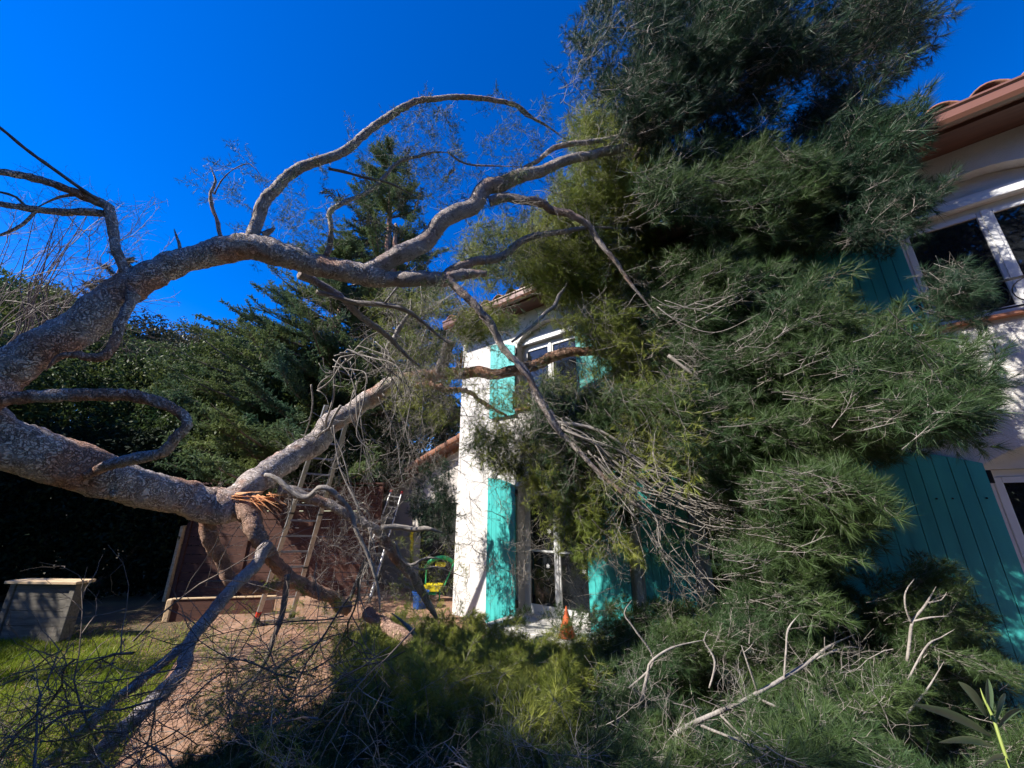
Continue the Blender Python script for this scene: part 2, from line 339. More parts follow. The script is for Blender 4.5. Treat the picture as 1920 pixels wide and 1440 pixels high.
def in_poly(x, y, poly):
    c = False; n = len(poly)
    for i in range(n):
        x1, y1 = poly[i]; x2, y2 = poly[(i+1) % n]
        if (y1 > y) != (y2 > y) and x < (x2-x1)*(y-y1)/(y2-y1)+x1: c = not c
    return c
def mass(poly, n, dn, df, ang, spread=25, sc=(.8, 1.2), temps=T_MID, seed=1, dz=.35, clump=0, clamp=.18, inset=.5):
    """boughs filling a volume seen as poly, between depths dn and df; ang = sweep of the boughs"""
    g = np.random.default_rng(seed); xs = [p[0] for p in poly]; ys = [p[1] for p in poly]; pos, dr, sl = [], [], []
    cs = []
    if clump:
        while len(cs) < clump:
            x, y = g.uniform(min(xs), max(xs)), g.uniform(min(ys), max(ys))
            if in_poly(x, y, poly): cs.append((x, y, g.random(), g.normal(0, spread*.8)))
    tries = 0
    while len(pos) < n and tries < n*60:
        tries += 1
        if cs:
            cx, cy, cd, ca = cs[g.integers(0, len(cs))]; f = min(1, max(0, cd+g.normal(0, .09))); lo, wi = g.uniform(-62, 48), g.normal(0, 17); a_ = math.radians((ang(cx, cy) if callable(ang) else ang)+ca); x = cx+lo*math.cos(a_)+wi*math.sin(a_); y = cy-lo*math.sin(a_)+wi*math.cos(a_)
        else: x, y = g.uniform(min(xs), max(xs)), g.uniform(min(ys), max(ys)); f = g.random()
        if not in_poly(x, y, poly): continue
        a0 = dn(x, y) if callable(dn) else dn; a1 = df(x, y) if callable(df) else df; d = a0+(a1-a0)*f
        d = min(d, wall_depth(x, y)-clamp-.1*g.random(), ground_depth(x, y)-.08)
        if d < .8: continue
        a = ang(x, y) if callable(ang) else ang; a = math.radians(a+(ca+g.normal(0, spread*.45) if cs else g.normal(0, spread))); v = CR*math.cos(a)+CU*math.sin(a)+CF*float(g.normal(0, dz)); v.normalize()
        s = g.uniform(*sc); p = P(x, y, d)-v*(.5*s*inset*1.1)
        if p.z < .05: p.z = .05
        tip = p+v*.6*s
        if wall_depth(x, y) < 90 and tip.dot(WN) > WC-.03: v = (v-WN*(v.dot(WN))*1.15).normalized()
        if tip.z < .02: v.z = abs(v.z)*.3; v.normalize()
        pos.append(tuple(p)); dr.append(tuple(v)); sl.append(s)
    return stamp(temps, np.array(pos), np.array(dr), np.array(sl), g)
def foliage(parent, parts, m_needle, m_twig=None, name='needle_foliage', kind='stuff'):
    st = [p[0] for p in parts]; ne = [p[1] for p in parts if p[1] is not None]
    if ne: joined(name, ne, m_needle, parent, kind=kind)
    joined('twig_tangle', st, m_twig or M['twig'], parent, kind=kind)

def leaf_cloud(blobs, n, size, seed, zmin=0.02):
    """leaf-sized diamonds through the outer part of lumpy blobs; blobs = (x,y,z,rx,ry,rz)"""
    g = np.random.default_rng(seed); B = np.array(blobs); w = (B[:, 3]*B[:, 4]*B[:, 5])**.67; k = g.choice(len(B), n, p=w/w.sum())
    d = g.normal(size=(n, 3)); d /= np.linalg.norm(d, axis=1)[:, None]
    lump = .12*np.sin(d[:, 0]*7+k)+.12*np.sin(d[:, 1]*9+2*k)+.10*np.sin(d[:, 2]*8+3*k)+.06*np.sin(d[:, 0]*23+d[:, 2]*19)
    rr = (1-.45*g.random(n)**2.2+lump)[:, None]; p = B[k, :3]+d*B[k, 3:]*rr
    p = p[p[:, 2] > zmin]; n = len(p); a = g.normal(size=(n, 3)); a /= np.linalg.norm(a, axis=1)[:, None]; b = np.cross(a, g.normal(size=(n, 3))); b /= np.linalg.norm(b, axis=1)[:, None]
    s = size*g.uniform(.6, 1.3, n)[:, None]
    V = np.stack([p-a*s, p+b*s*.42, p+a*s, p-b*s*.42], 1).reshape(-1, 3); return V, np.arange(n*4).reshape(-1, 4)

# ================================================================ SETTING
def sheet(name, pts, z, m, kind='structure', label=None, thick=0):
    bm = bmesh.new(); vs = [bm.verts.new((x, y, z)) for x, y in pts]; f = bm.faces.new(vs)
    if f.normal.z < 0: f.normal_flip()
    if thick:
        r = bmesh.ops.extrude_face_region(bm, geom=[f]); bmesh.ops.translate(bm, verts=[v for v in r['geom'] if isinstance(v, bmesh.types.BMVert)], vec=(0, 0, -thick)); bmesh.ops.recalc_face_normals(bm, faces=bm.faces)
    me = bpy.data.meshes.new(name); bm.to_mesh(me); bm.free(); return link(name, me, m, kind=kind)
sheet('ground', [(-400, -400), (400, -400), (400, 600), (-400, 600)], 0, M['grass_base'])
TE = [(-5.25, 7.45), (-4.55, 6.25), (-3.55, 4.6), (-2.9, 3.55), (-1.9, 1.9), (1.3, -2.0), (7.8, -1.2), (2.6, 3.05), (-.6, 7.6), (-1.1, 8.1), (-.5, 9.6), (-4.6, 12.0), (-6.9, 9.6)]
te = sheet('terrace_paving', TE, .09, M['paving'], thick=.088)
# grass blades on the lit lawn
def grass(x0, x1, y0, y1, n, seed, keep):
    g = np.random.default_rng(seed); x = g.uniform(x0, x1, n); y = g.uniform(y0, y1, n); k = keep(x, y, g); x, y = x[k], y[k]; n = len(x)
    p = np.stack([x, y, np.zeros(n)+.002], 1); h = g.uniform(.025, .075, n)*(1+.5*np.sin(x*5)*np.sin(y*4)); a = g.uniform(0, 6.28, n); w = g.uniform(.003, .006, n)
    s = np.stack([np.cos(a), np.sin(a), 0*a], 1)*w[:, None]; t = np.stack([g.normal(0, .5, n), g.normal(0, .5, n), np.ones(n)], 1)*h[:, None]
    V = np.stack([p-s, p+s, p+t], 1).reshape(-1, 3); return arrays_mesh('lawn_grass', V, np.arange(3*n).reshape(-1, 3), 3)
def lawn_keep(x, y, g):
    side = (x+3.49)*(-2.65)-(y-4.56)*1.64      # left of the terrace edge
    nz = np.sin(x*1.9+1)*np.sin(y*2.3)+np.sin(x*.9-y*1.4)
    far = np.clip((7.2-y)/1.2, 0.03, 1)
    return (side > .12) & (g.random(len(x)) < far*np.clip(.75+.35*nz, .1, 1))
link('lawn_grass', grass(-9.5, -1.4, 2.4, 7.6, 260000, 5, lawn_keep), M['grass'], kind='stuff')
# dry needles and broken bits on the paving and soil
def litter(n, seed):
    g = np.random.default_rng(seed); x = g.uniform(-7, 0, n); y = g.uniform(2.5, 9, n)
    on = ((x+3.49)*(-2.65)-(y-4.56)*1.64) < -.1; z = np.where(on, .094, .01)
    a = g.uniform(0, 6.28, n); L = g.uniform(.015, .05, n); w = g.uniform(.001, .0028, n)*np.where(g.random(n) < .10, 5, 1)
    d = np.stack([np.cos(a), np.sin(a), g.uniform(0, .15, n)], 1)*L[:, None]; s = np.stack([-np.sin(a), np.cos(a), 0*a], 1)*w[:, None]; p = np.stack([x, y, z], 1)
    V = np.stack([p-s, p+s, p+d+s*.5, p+d-s*.5], 1).reshape(-1, 3); return arrays_mesh('dry_litter', V, np.arange(4*n).reshape(-1, 4), 4)
link('dry_litter', litter(70000, 3), M['litter'], kind='stuff')

# ================================================================ HOUSE
S0 = -5.65
HO = WN*WC+WU*S0
house = thing('house', 'white stucco house with turquoise shutters and a tiled roof, hit by the fallen pine', 'house', HO, -TH)
def sx(s): return s-S0
OPEN = [(-4.17, -2.89), (-1.43, -.10), (1.15, 2.52), (3.9, 5.2)]
def arch(x0, x1, z0, zs, rise, k=14):
    """closed outline, bottom corners then arch right to left"""
    w = (x1-x0)/2; r = (w*w+rise*rise)/(2*rise); cx = (x0+x1)/2; cz = zs+rise-r; a0 = math.asin(w/r)
    return [(x0, z0), (x1, z0)]+[(cx+r*math.sin(a0-2*a0*i/k), cz+r*math.cos(a0-2*a0*i/k)) for i in range(k+1)]
def plate(name, outline, holes, y0, y1, m, parent):
    cu = bpy.data.curves.new(name, 'CURVE'); cu.dimensions = '2D'; cu.fill_mode = 'BOTH'; cu.extrude = (y1-y0)/2
    for pts in [outline]+holes:
        sp = cu.splines.new('POLY'); sp.points.add(len(pts)-1); sp.use_cyclic_u = True
        for q, (x, z) in zip(sp.points, pts): q.co = (x, z, 0, 1)
    o = bpy.data.objects.new('tmp', cu); C.objects.link(o); bpy.context.view_layer.update()
    me = bpy.data.meshes.new_from_object(o.evaluated_get(bpy.context.evaluated_depsgraph_get())); bpy.data.objects.remove(o)
    me.transform(Matrix.Translation((0, (y0+y1)/2, 0)) @ Matrix.Rotation(R_(90), 4, 'X')); me.materials.clear()
    return link(name, me, m, parent)
HW = 13.0; HT = 5.52
holes = [arch(sx(a), sx(b), .30, 2.24, .22) for a, b in OPEN]+[arch(sx(a), sx(b), 3.60, 4.90, .31) for a, b in OPEN]
plate('front_wall', [(0, -.3), (HW, -.3), (HW, HT), (0, HT)], holes, 0, .30, M['stucco'], house)
w = MB(); w.box(0, .3, .302, 7, -.3, HT-.002); w.box(HW-.3, HW, .302, 7, -.3, HT-.002); w.box(.3, HW-.3, 6.7, 7, -.3, HT-.002); w.build('side_wall', M['stucco'], house)
w = MB(); w.box(.302, HW-.302, .75, .8, -.2, HT-.1); w.box(.302, HW-.302, .305, .748, 2.95, 3.1); w.build('inner_wall', M['black'], house)  # black backing, darkness of the unlit rooms put into its colour
# roof: rows of curved tiles
def roof(x0, x1, y0, y1, z0, slope, m, parent, name='tiled_roof', per=.33, amp=.065, ystep=.36):
    nx = int((x1-x0)/per*8); xs = np.linspace(x0, x1, nx); ys = []; y = y0
    while y < y1: ys += [(y, .028), (y+ystep*.98, 0)]; y += ystep
    prof = np.abs(np.sin(np.pi*(xs-x0)/per))**.75*2*amp-amp*.3
    V = [(x, yy, z0+(yy-y0)*slope+b+pr) for yy, b in ys for x, pr in zip(xs, prof)]; F = []
    for j in range(len(ys)-1):
        for i in range(nx-1): a = j*nx+i; F.append((a, a+1, a+nx+1, a+nx))
    me = arrays_mesh(name, V, F, 4); o = link(name, me, m, parent); so = o.modifiers.new('thick', 'SOLIDIFY'); so.thickness = .018; return o
roof(-.12, HW+.1, -.47, 4.0, HT+.155, .34, M['tile'], house)
w = MB(); w.box(-.1, HW+.1, -.34, .30, HT+.003, HT+.03); w.box(-.1, HW+.1, -.36, -.342, HT-.005, HT+.10); w.build('soffit', M['soffit'], house)
for i in range(8): w = MB(); w.box(i*1.62+.6, i*1.62+.606, -.341, -.003, HT-.001, HT+.002); w.build('soffit_joint', M['black'], house)
# gutter: half round trough with a rolled lip
gu = MB(); prof = [(-.365, HT+.15), (-.372, HT+.05), (-.40, HT+.01), (-.44, HT-.005), (-.48, HT+.01), (-.505, HT+.05), (-.51, HT+.13), (-.53, HT+.145), (-.53, HT+.165), (-.505, HT+.165), (-.495, HT+.14), (-.49, HT+.06), (-.44, HT+.01), (-.385, HT+.06), (-.375, HT+.15)]
bm = gu.bm; v0 = [bm.verts.new((-.14, y, z)) for y, z in prof]; v1 = [bm.verts.new((HW+.12, y, z)) for y, z in prof]
for i in range(len(prof)-1): bm.faces.new((v0[i], v1[i], v1[i+1], v0[i+1]))
gu.build('gutter', M['gutter'], house)

def window(a, b, z0, zt, panel=True, y=.19):
    """two casements in a frame, roller-box panel above under the arch"""
    x0, x1 = sx(a), sx(b); xm = (x0+x1)/2
    wi = MB(); f = .06
    wi.box(x0+.001, x0+f, y, y+.06, z0, zt); wi.box(x1-f, x1-.001, y, y+.06, z0, zt); wi.box(x0+f, x1-f, y, y+.06, zt-f, zt); wi.box(x0+f, x1-f, y, y+.06, z0, z0+f)
    fr = wi.build('window', M['pvc'], house)
    st = MB(); q = .055
    for u0, u1 in ((x0+f+.002, xm-.003), (xm+.003, x1-f-.002)):
        st.box(u0, u0+q, y-.012, y+.045, z0+f+.003, zt-f-.003, .006); st.box(u1-q, u1, y-.012, y+.045, z0+f+.003, zt-f-.003, .006)
        st.box(u0+q, u1-q, y-.012, y+.045, zt-f-q, zt-f-.003); st.box(u0+q, u1-q, y-.012, y+.045, z0+f+.003, z0+f+q+.02)
    st.box(xm-.025, xm+.025, y-.03, y-.014, z0+f, zt-f)
    st.build('casement', M['pvc'], fr)
    if zt-z0 > 1.6:
        gb = MB(); gb.box(x0+f+q, x1-f-q, y+.005, y+.03, z0+.90, z0+.93); gb.build('glazing_bar', M['pvc'], fr)
    for u0, u1 in ((x0+f+q, xm-q), (xm+q, x1-f-q)):
        gl = MB(); gl.box(u0-.01, u1+.01, y+.012, y+.02, z0+f+.02, zt-f-.02); gl.build('pane', M['glass'], fr)
    if panel:
        pts = [(x, z) for x, z in arch(x0+.001, x1-.001, zt+.004, max(zt+.02, (2.24 if z0 < 2 else 4.90)), (.22 if z0 < 2 else .305))]
        pn = MB(); pn.poly(pts, y-.05, y+.05); pn.build('lintel_panel', M['smooth_white'], house)
    return fr
wins = []
for i, (a, b) in enumerate(OPEN):
    wins.append(window(a, b, .302, 2.20)); window(a, b, 3.602, 4.88)
    si = MB(); si.box(sx(a)-.06, sx(b)+.06, -.06, .188, 3.565, 3.601, .006); si.build('window_sill', M['sill'], house)
# roller box strip under the upper arches
for a, b in OPEN:
    rb = MB(); rb.box(sx(a)+.002, sx(b)-.002, .10, .139, 4.885, 5.0); rb.box(sx(a)+.002, sx(b)-.002, .085, .099, 4.885, 4.925); rb.build('roller_box', M['pvc'], house)
def shutter(s0, s1, z0, zl, zr, y=-.062):
    """board shutter lying open against the wall, curved top from zl to zr"""
    x0, x1 = sx(s0), sx(s1); n = 6; w = (x1-x0)/n; sh = MB()
    rise = abs(zl-zr); hi_left = zl > zr
    def top(x):
        t = (x-x0)/(x1-x0); t = 1-t if hi_left else t          # t=1 at the high side
        return min(zl, zr)+rise*math.sin(t*math.pi/2)
    for i in range(n):
        a = x0+i*w+(.0025 if i else 0); b = x0+(i+1)*w-(.0025 if i < n-1 else 0)
        sh.poly([(a, z0), (b, z0), (b, top(b)), ((a+b)/2, top((a+b)/2)), (a, top(a))], y, y+.028)
    sh.poly([(x0+.004, z0+.004), (x1-.004, z0+.004), (x1-.004, top(x1)-.01), ((x0+x1)/2, top((x0+x1)/2)-.01), (x0+.004, top(x0)-.01)], y+.029, y+.036)
    o = sh.build('shutter', M['teal'], house)
    hinge_right = hi_left
    for zz in (z0+.22*(zl-z0), z0+.86*(min(zl, zr)-z0)):
        for i in range(n):
            if i in (0, 2, 3, 5): bo = MB(); bo.bar((x0+(i+.5)*w, y-.006, zz), (x0+(i+.5)*w, y-.0005, zz), .016, seg=8); bo.build('bolt', M['iron'], o)
    for zz in (z0+.35, min(zl, zr)-.12):
        hg = MB(); xx = x1 if hinge_right else x0; d = 1 if hinge_right else -1
        hg.box(min(xx, xx+d*.035)+.001, max(xx, xx+d*.035)-.001, y+.005, y+.05, zz-.055, zz+.055, .004); hg.build('hinge', M['iron'], o)
    st = MB(); st.bar((x0+.1, y-.02, z0-.0), (x0+.1, -.001, z0-.01), .012, seg=6); st.build('shutter_stay', M['iron'], o)
for a, b in OPEN:
    shutter(a-.63, a-.015, .10, 2.40, 2.25); shutter(b+.015, b+.63, .10, 2.25, 2.40)
    shutter(a-.63, a-.015, 3.50, 5.02, 4.86); shutter(b+.015, b+.63, 3.50, 4.86, 5.02)
# white star stickers on the lower panes
def star(parent, s, z, r):
    st = MB(); cx = sx(s); pts = []
    for i in range(12): q = r if i % 2 == 0 else r*.5; pts.append((cx+q*math.sin(i*math.pi/6), z+q*math.cos(i*math.pi/6)))
    st.poly(pts, .1995, .2015); st.build('star_sticker', M['star'], parent)
for s, z, r in ((1.42, 1.93, .035), (1.52, 1.80, .022), (1.45, 1.69, .03), (1.62, 1.86, .025), (1.55, 1.62, .03), (1.70, 1.72, .02), (1.60, 1.98, .028)): star(wins[2], s, z, r)
for s, z, r in ((-3.68, 1.52, .05), (-3.58, 1.25, .045), (-3.72, 1.0, .04), (-3.3+.22, .98, .04)): star(wins[0], s, z, r)
# low iron guards with rings in front of the upper windows
for a, b in OPEN:
    g = MB(); x0, x1 = sx(a), sx(b)
    g.box(x0-.05, x1+.05, -.075, -.055, 3.90, 3.918); g.box(x0-.05, x1+.05, -.075, -.055, 3.63, 3.642)
    for x in (x0-.04, x1+.04): g.box(x-.008, x+.008, -.075, -.001, 3.60, 3.94)
    nr = 5; rr = (x1-x0)/nr/2
    for i in range(nr):
        cx = x0+(i+.5)*2*rr
        for k in range(20):
            a0 = k*math.pi/10; a1 = (k+1)*math.pi/10
            g.bar((cx+rr*.93*math.cos(a0), -.065, 3.772+.125*math.sin(a0)), (cx+rr*.93*math.cos(a1), -.065, 3.772+.125*math.sin(a1)), .011, seg=5)
            if k % 2 == 0: g.bar((cx+rr*.5*math.cos(a0), -.065, 3.74+.06*math.sin(a0)), (cx+rr*.5*math.cos(a1+.314), -.065, 3.74+.06*math.sin(a1+.314)), .008, seg=4)
    g.build('window_guard', M['iron'], house)
sp = MB(); sp.box(sx(-4.3), sx(-2.3), -.62, -.002, .0, .28, .012); sp.build('doorstep', M['smooth_white'], house)
lp = MB(); lp.bar((sx(-2.11), -.04, .3), (sx(-2.11), -.04, 2.3), .03, seg=8); lp.build('thin_white_upright', M['smooth_white'], house)  # thin white upright between neighbouring shutters

# ---- annex: low rendered building with a tiled lean-to roof
AX = WN*6.4+WU*(-9.75)
annex = thing('annex', 'low grey rendered outbuilding with a sloping tiled roof beside the house corner', 'outbuilding', AX, -TH)
w = MB(); w.poly([(0, -.2), (4.0, -.2), (4.0, 3.55), (0, 2.30)], 0, .25); w.build('wall', M['annex'], annex)
w = MB(); w.poly([(.0, -.2), (.25, -.2), (.25, 2.37), (0, 2.29)], .252, 4); w.build('side_wall', M['annex'], annex)
w = MB(); w.box(1.9, 3.3, -.004, .02, -.1, 2.0); w.build('dark_doorway_panel', M['black'], annex)  # flat black panel standing for the darkness inside the doorway
w = MB()
for i in range(13):           # stepped barge tiles seen end-on
    x = -.15+i*.33; w.lathe([(.0, 0), (.085, 0), (.078, .36), (0, .36)], (0, 0, 0), 14)
    vs = w.bm.verts[:] if False else None
w.bm.free()
ra = MB(); sl = 1.25/4.0
def rz(x): return 2.32+sl*x
ra.poly([(-.18, rz(-.18)), (4.1, rz(4.1)), (4.1, rz(4.1)+.06), (-.18, rz(-.18)+.06)], -.28, 4.2); ra.build('roof_deck', M['soffit'], annex)
V, F = [], []; nx, ny = 40, 90
for j in range(ny):
    for i in range(nx):
        x = -.2+4.3*i/(nx-1); y = -.32+4.5*j/(ny-1); V.append((x, y, rz(x)+.075+.09*abs(math.sin(math.pi*(y+.32)/.23))**.8-.03*((i % 3)/3)))
for j in range(ny-1):
    for i in range(nx-1): a = j*nx+i; F.append((a, a+1, a+nx+1, a+nx))
o = link('roof_tiles', arrays_mesh('roof_tiles', V, F, 4), M['tile'], annex); o.modifiers.new('thick', 'SOLIDIFY').thickness = .02
w = MB()
for i in range(12): x = -.15+i*.355; w.bar((x, -.33, rz(x)+.05), (x+.34, -.33, rz(x+.34)+.03), .15, .12, seg=10)
w.build('barge_tiles', M['tile'], annex)
w = MB()
for i in range(9): x = .1+i*.44; w.poly([(x, rz(x)-.10), (x+.40, rz(x+.40)-.10), (x+.40, rz(x+.4)-.004), (x, rz(x)-.004)], -.02, -.001)
w.build('brick_course', M['tile'], annex)

# ---- board fence / shed side behind the ladder
fe = thing('board_fence', 'tall reddish brown horizontal board fence behind the long ladder', 'fence', (-7.3, 9.3, 0))
w = MB(); rr = random.Random(4)
for i in range(13):
    z = i*.183; w.box(0, 4.2, rr.uniform(-.006, .006), .022, z+.004, z+.178)
w.build('board_panel', M['fence'], fe)
for x in (-.06, 1.3, 2.7, 4.2):
    w = MB(); w.box(x, x+.09, -.03, .06, 0, 2.42 if x else 2.5, .004); w.build('post', M['fence'], fe)
w = MB(); w.box(-.06, 4.3, -.05, .08, 2.42, 2.46); w.build('capping', M['fence'], fe)
w = MB(); w.box(-.14, -.075, -.10, 1.6, 0, 1.52, .003); w.build('edge_board', M['wood_pale'], fe)
# ---- low timber planter edge
pl = thing('timber_bed_edge', 'low plank bed edge with a pale sunlit end post below the brown fence', 'garden edging', (-6.0, 7.62, 0), R_(8))
w = MB(); w.box(.04, 1.7, 0, .04, 0, .165); w.box(.04, 1.7, 0, .04, .169, .345); w.build('plank', M['fence'], pl)
w = MB(); w.box(-.06, .038, -.03, .07, 0, .36, .015); w.build('end_post', M['wood_pale'], pl)  # pale tone carries the sun on the post
w = MB(); w.box(0, 1.72, -.012, .05, .347, .368, .003); w.build('sunlit_top_edge', M['wood_pale'], pl)  # sun along the top edge put into paler wood

# ---- weathered box on the lawn
bx = thing('compost_box', 'weathered grey plank box with a pale timber rim, on the shaded grass at the left', 'wooden box', (-7.75, 6.62, 0), R_(-4))
w = MB(); rr = random.Random(2)
for i, (z0, z1) in enumerate(((.0, .20), (.206, .40), (.406, .585), (.59, .765))): w.box(.1, 1.04, .012+rr.uniform(-.003, .003), .034, z0, z1)
w.build('front_boards', M['wood_grey'], bx)
w = MB()
for z0, z1 in ((.0, .25), (.256, .50), (.506, .765)): w.box(1.07, 1.09, .05, .16, z0, z1); w.box(.03, .05, .05, .16, z0, z1); w.box(.05, 1.07, .14, .16, z0, z1)
w.build('side_boards', M['wood_grey'], bx)
for x in (.0, 1.02): 
    w = MB(); w.box(x, x+.09, -.012, .05, 0, .77, .006); w.build('corner_post', M['wood_grey'], bx)
w = MB(); w.box(-.05, 1.15, -.06, .10, .772, .812, .005); w.box(-.05, 1.15, .115, .22, .776, .812, .005); w.build('rim_board', M['wood_pale'], bx)
w = MB(); w.box(.055, 1.065, .06, .135, .0, .55); w.build('filling', M['litter'], bx)

# ---- ladders
def ladder(name, label, a, b, c, d, n, rail, mrail, rung=.028, feet=M['rubber'], caps=None):
    """rails a->b and c->d, n rungs"""
    a, b, c, d = map(Vector, (a, b, c, d)); t = thing(name, label, 'ladder', (a+c)/2)
    for p, q in ((a, b), (c, d)):
        w = MB(); w.bar(p, q, rail[0], rail[1], seg=rail[2]); w.build('rail', mrail, t, True)
        w = MB(); dd = (q-p).normalized(); w.bar(p-dd*.03, p+dd*.12, rail[0]*1.5, rail[1]*1.3, seg=rail[2]); w.build('foot', feet, t, True)
        if caps: w = MB(); w.bar(q-dd*.02, q+dd*.05, rail[0]*1.5, seg=10); w.build('end_cap', caps, t, True)
    for i in range(n):
        f = (i+.6)/n; w = MB(); w.bar(a.lerp(b, f), c.lerp(d, f), rung, rung*.8, seg=4); w.build('rung', M['alu'], t, True)
    for f in (.25, .5, .75):
        for p, q in ((a, b), (c, d)): w = MB(); x = p.lerp(q, f); y = p.lerp(q, f+.008); w.bar(x, y, rail[0]*1.35, rail[1]*1.2, seg=rail[2]); w.build('bracket', M['rubber'], t, True)
    return t
A0 = ground(478, 1172, .09); C0 = ground(545, 1163, .09)
lad = ladder('extension_ladder', 'tall aluminium extension ladder leaning up behind the broken limb', A0, P(612, 760, 6.35), C0, P(657, 765, 6.35), 14, (.036, .066, 4), M['alu'])
w = MB(); dd = (P(612, 760, 6.35)-A0).normalized(); w.bar(A0+dd*.13, A0+dd*.22, .045, .07); w.build('foot_clamp', M['red'], lad, True)
w = MB(); w.bar(A0+Vector((-.05, 0, .02)), C0+Vector((.25, 0, .02)), .06, .04); w.build('stabiliser_bar', M['alu'], lad, True)
B0 = ground(652, 1135, .09); D0 = ground(692, 1130, .09)
dB = 10.0
lad2 = ladder('telescopic_ladder', 'narrow telescopic ladder with red caps propped against the annex roof', B0, P(733, 922, 9.4), D0, P(753, 925, 9.4), 9, (.042, .042, 10), M['alu'], .03, caps=M['red'])
for p, q in ((B0, P(733, 922, 9.4)), (D0, P(753, 925, 9.4))):
    w = MB(); w.bar(p+(q-p)*.04, p.lerp(q, .30), .075, seg=12); w.bar(p.lerp(q, .30), p.lerp(q, .52), .06, seg=12); w.build('rail_sleeve', M['rubber'] if p == B0 else M['alu'], lad2, True)

# ---- small things by the annex
c0 = P(1073, 1180, 5.5)
cone_loc = WN*(WC-.45)+WU*(-3.02); cone = thing('terracotta_cone', 'small orange pointed terracotta ornament on the white doorstep', 'ornament', (cone_loc.x, cone_loc.y, .28))
w = MB(); w.lathe([(.0, 0), (.11, 0), (.115, .02), (.10, .05), (.07, .15), (.035, .26), (.004, .36), (0, .36)]); w.build('cone', M['orange'], cone)
q = ground(787, 1140, .09); bk = thing('bucket', 'small blue plastic bucket on the paving by the annex wall', 'bucket', q)
w = MB(); w.lathe([(0, 0), (.12, 0), (.155, .27), (.165, .275), (.165, .29), (.148, .29), (.115, .02), (0, .02)]); w.build('bucket_body', M['blue'], bk)
w = MB()
for k in range(12):
    a0 = math.pi*k/12; a1 = math.pi*(k+1)/12; w.bar((.16*math.cos(a0), .16*math.sin(a0)*.5-.03, .28+.0*k), (.16*math.cos(a1), .16*math.sin(a1)*.5-.03, .28), .008, seg=5)
w.build('handle', M['iron'], bk)
# strap hanging on the annex wall with a black reel below
def wallpt(x, y, off): 
    r = ray(x, y); d = (6.4-off)/r.dot(WN); return Vector((0, 0, EYE))+r*d
a, b = wallpt(772, 992, .06), wallpt(772, 1034, .06)
stp = thing('hanging_strap', 'bright yellow strap hanging on the annex wall above a black hook', 'strap', b)
w = MB(); n = 8
for i in range(n):
    p = a.lerp(b, i/n)+Vector((.02*math.sin(i*1.7), 0, 0)); q2 = a.lerp(b, (i+1)/n)+Vector((.02*math.sin((i+1)*1.7), 0, 0)); w.bar(p, q2, .075-.01*(i % 2), .012)
w.build('webbing', M['yellow'], stp, True)
w = MB(); w.bar(b+Vector((0, 0, -.02)), b+Vector((0, 0, -.30)), .11, .06, seg=10); w.bar(a+Vector((0, 0, .0)), a+Vector((0, 0, .35)), .015, seg=6); w.build('buckle', M['black'], stp, True)
# green and yellow garden toy
tb = ground(838, 1135, .09); toy = thing('toy_barrow', 'green and yellow plastic toy barrow standing in shade by the house corner', 'toy', tb)
w = MB(); g0 = P(800, 1062, 8.2)
arc = [P(798, 1066, 8.0), P(808, 1052, 8.0), P(822, 1046, 8.0), P(838, 1047, 8.0), P(850, 1055, 8.0)]
V, F = tube_arrays([(*p, .045) for p in arc], .05, 10); joined('handle_hoop', [(V, F)], M['green'], toy)
w = MB(); p = P(825, 1058, 7.98); w.box(p.x-.10, p.x+.12, p.y-.02, p.y+.05, p.z-.05, p.z+.04, .02); w.build('grip_panel', M['yellow'], toy, True)
w = MB(); p = P(810, 1101, 7.9)
w.poly([(p.x-.16, p.z+.05), (p.x+.22, p.z+.06), (p.x+.15, p.z-.06), (p.x-.09, p.z-.06)], p.y-.12, p.y+.16); w.build('tray', M['yellow'], toy, True)
w = MB(); w.poly([(p.x-.11, p.z-.062), (p.x+.17, p.z-.062), (p.x+.10, p.z-.12), (p.x-.05, p.z-.12)], p.y-.10, p.y+.14); w.build('tray_base', M['green'], toy, True)
for dx in (-.08, .16):
    w = MB(); w.bar((p.x+dx, p.y+.02, p.z-.10), (p.x+dx, p.y+.02, .09), .03, seg=8); w.build('leg', M['green'], toy, True)
w = MB(); w.bar((p.x+.24, p.y+.02, p.z), (P(850, 1055, 8).x, p.y+.1, P(850, 1055, 8).z), .03, seg=8); w.bar((p.x-.14, p.y+.02, p.z), (P(798, 1066, 8).x, p.y+.1, P(798, 1066, 8).z), .03, seg=8); w.build('side_bar', M['green'], toy, True)

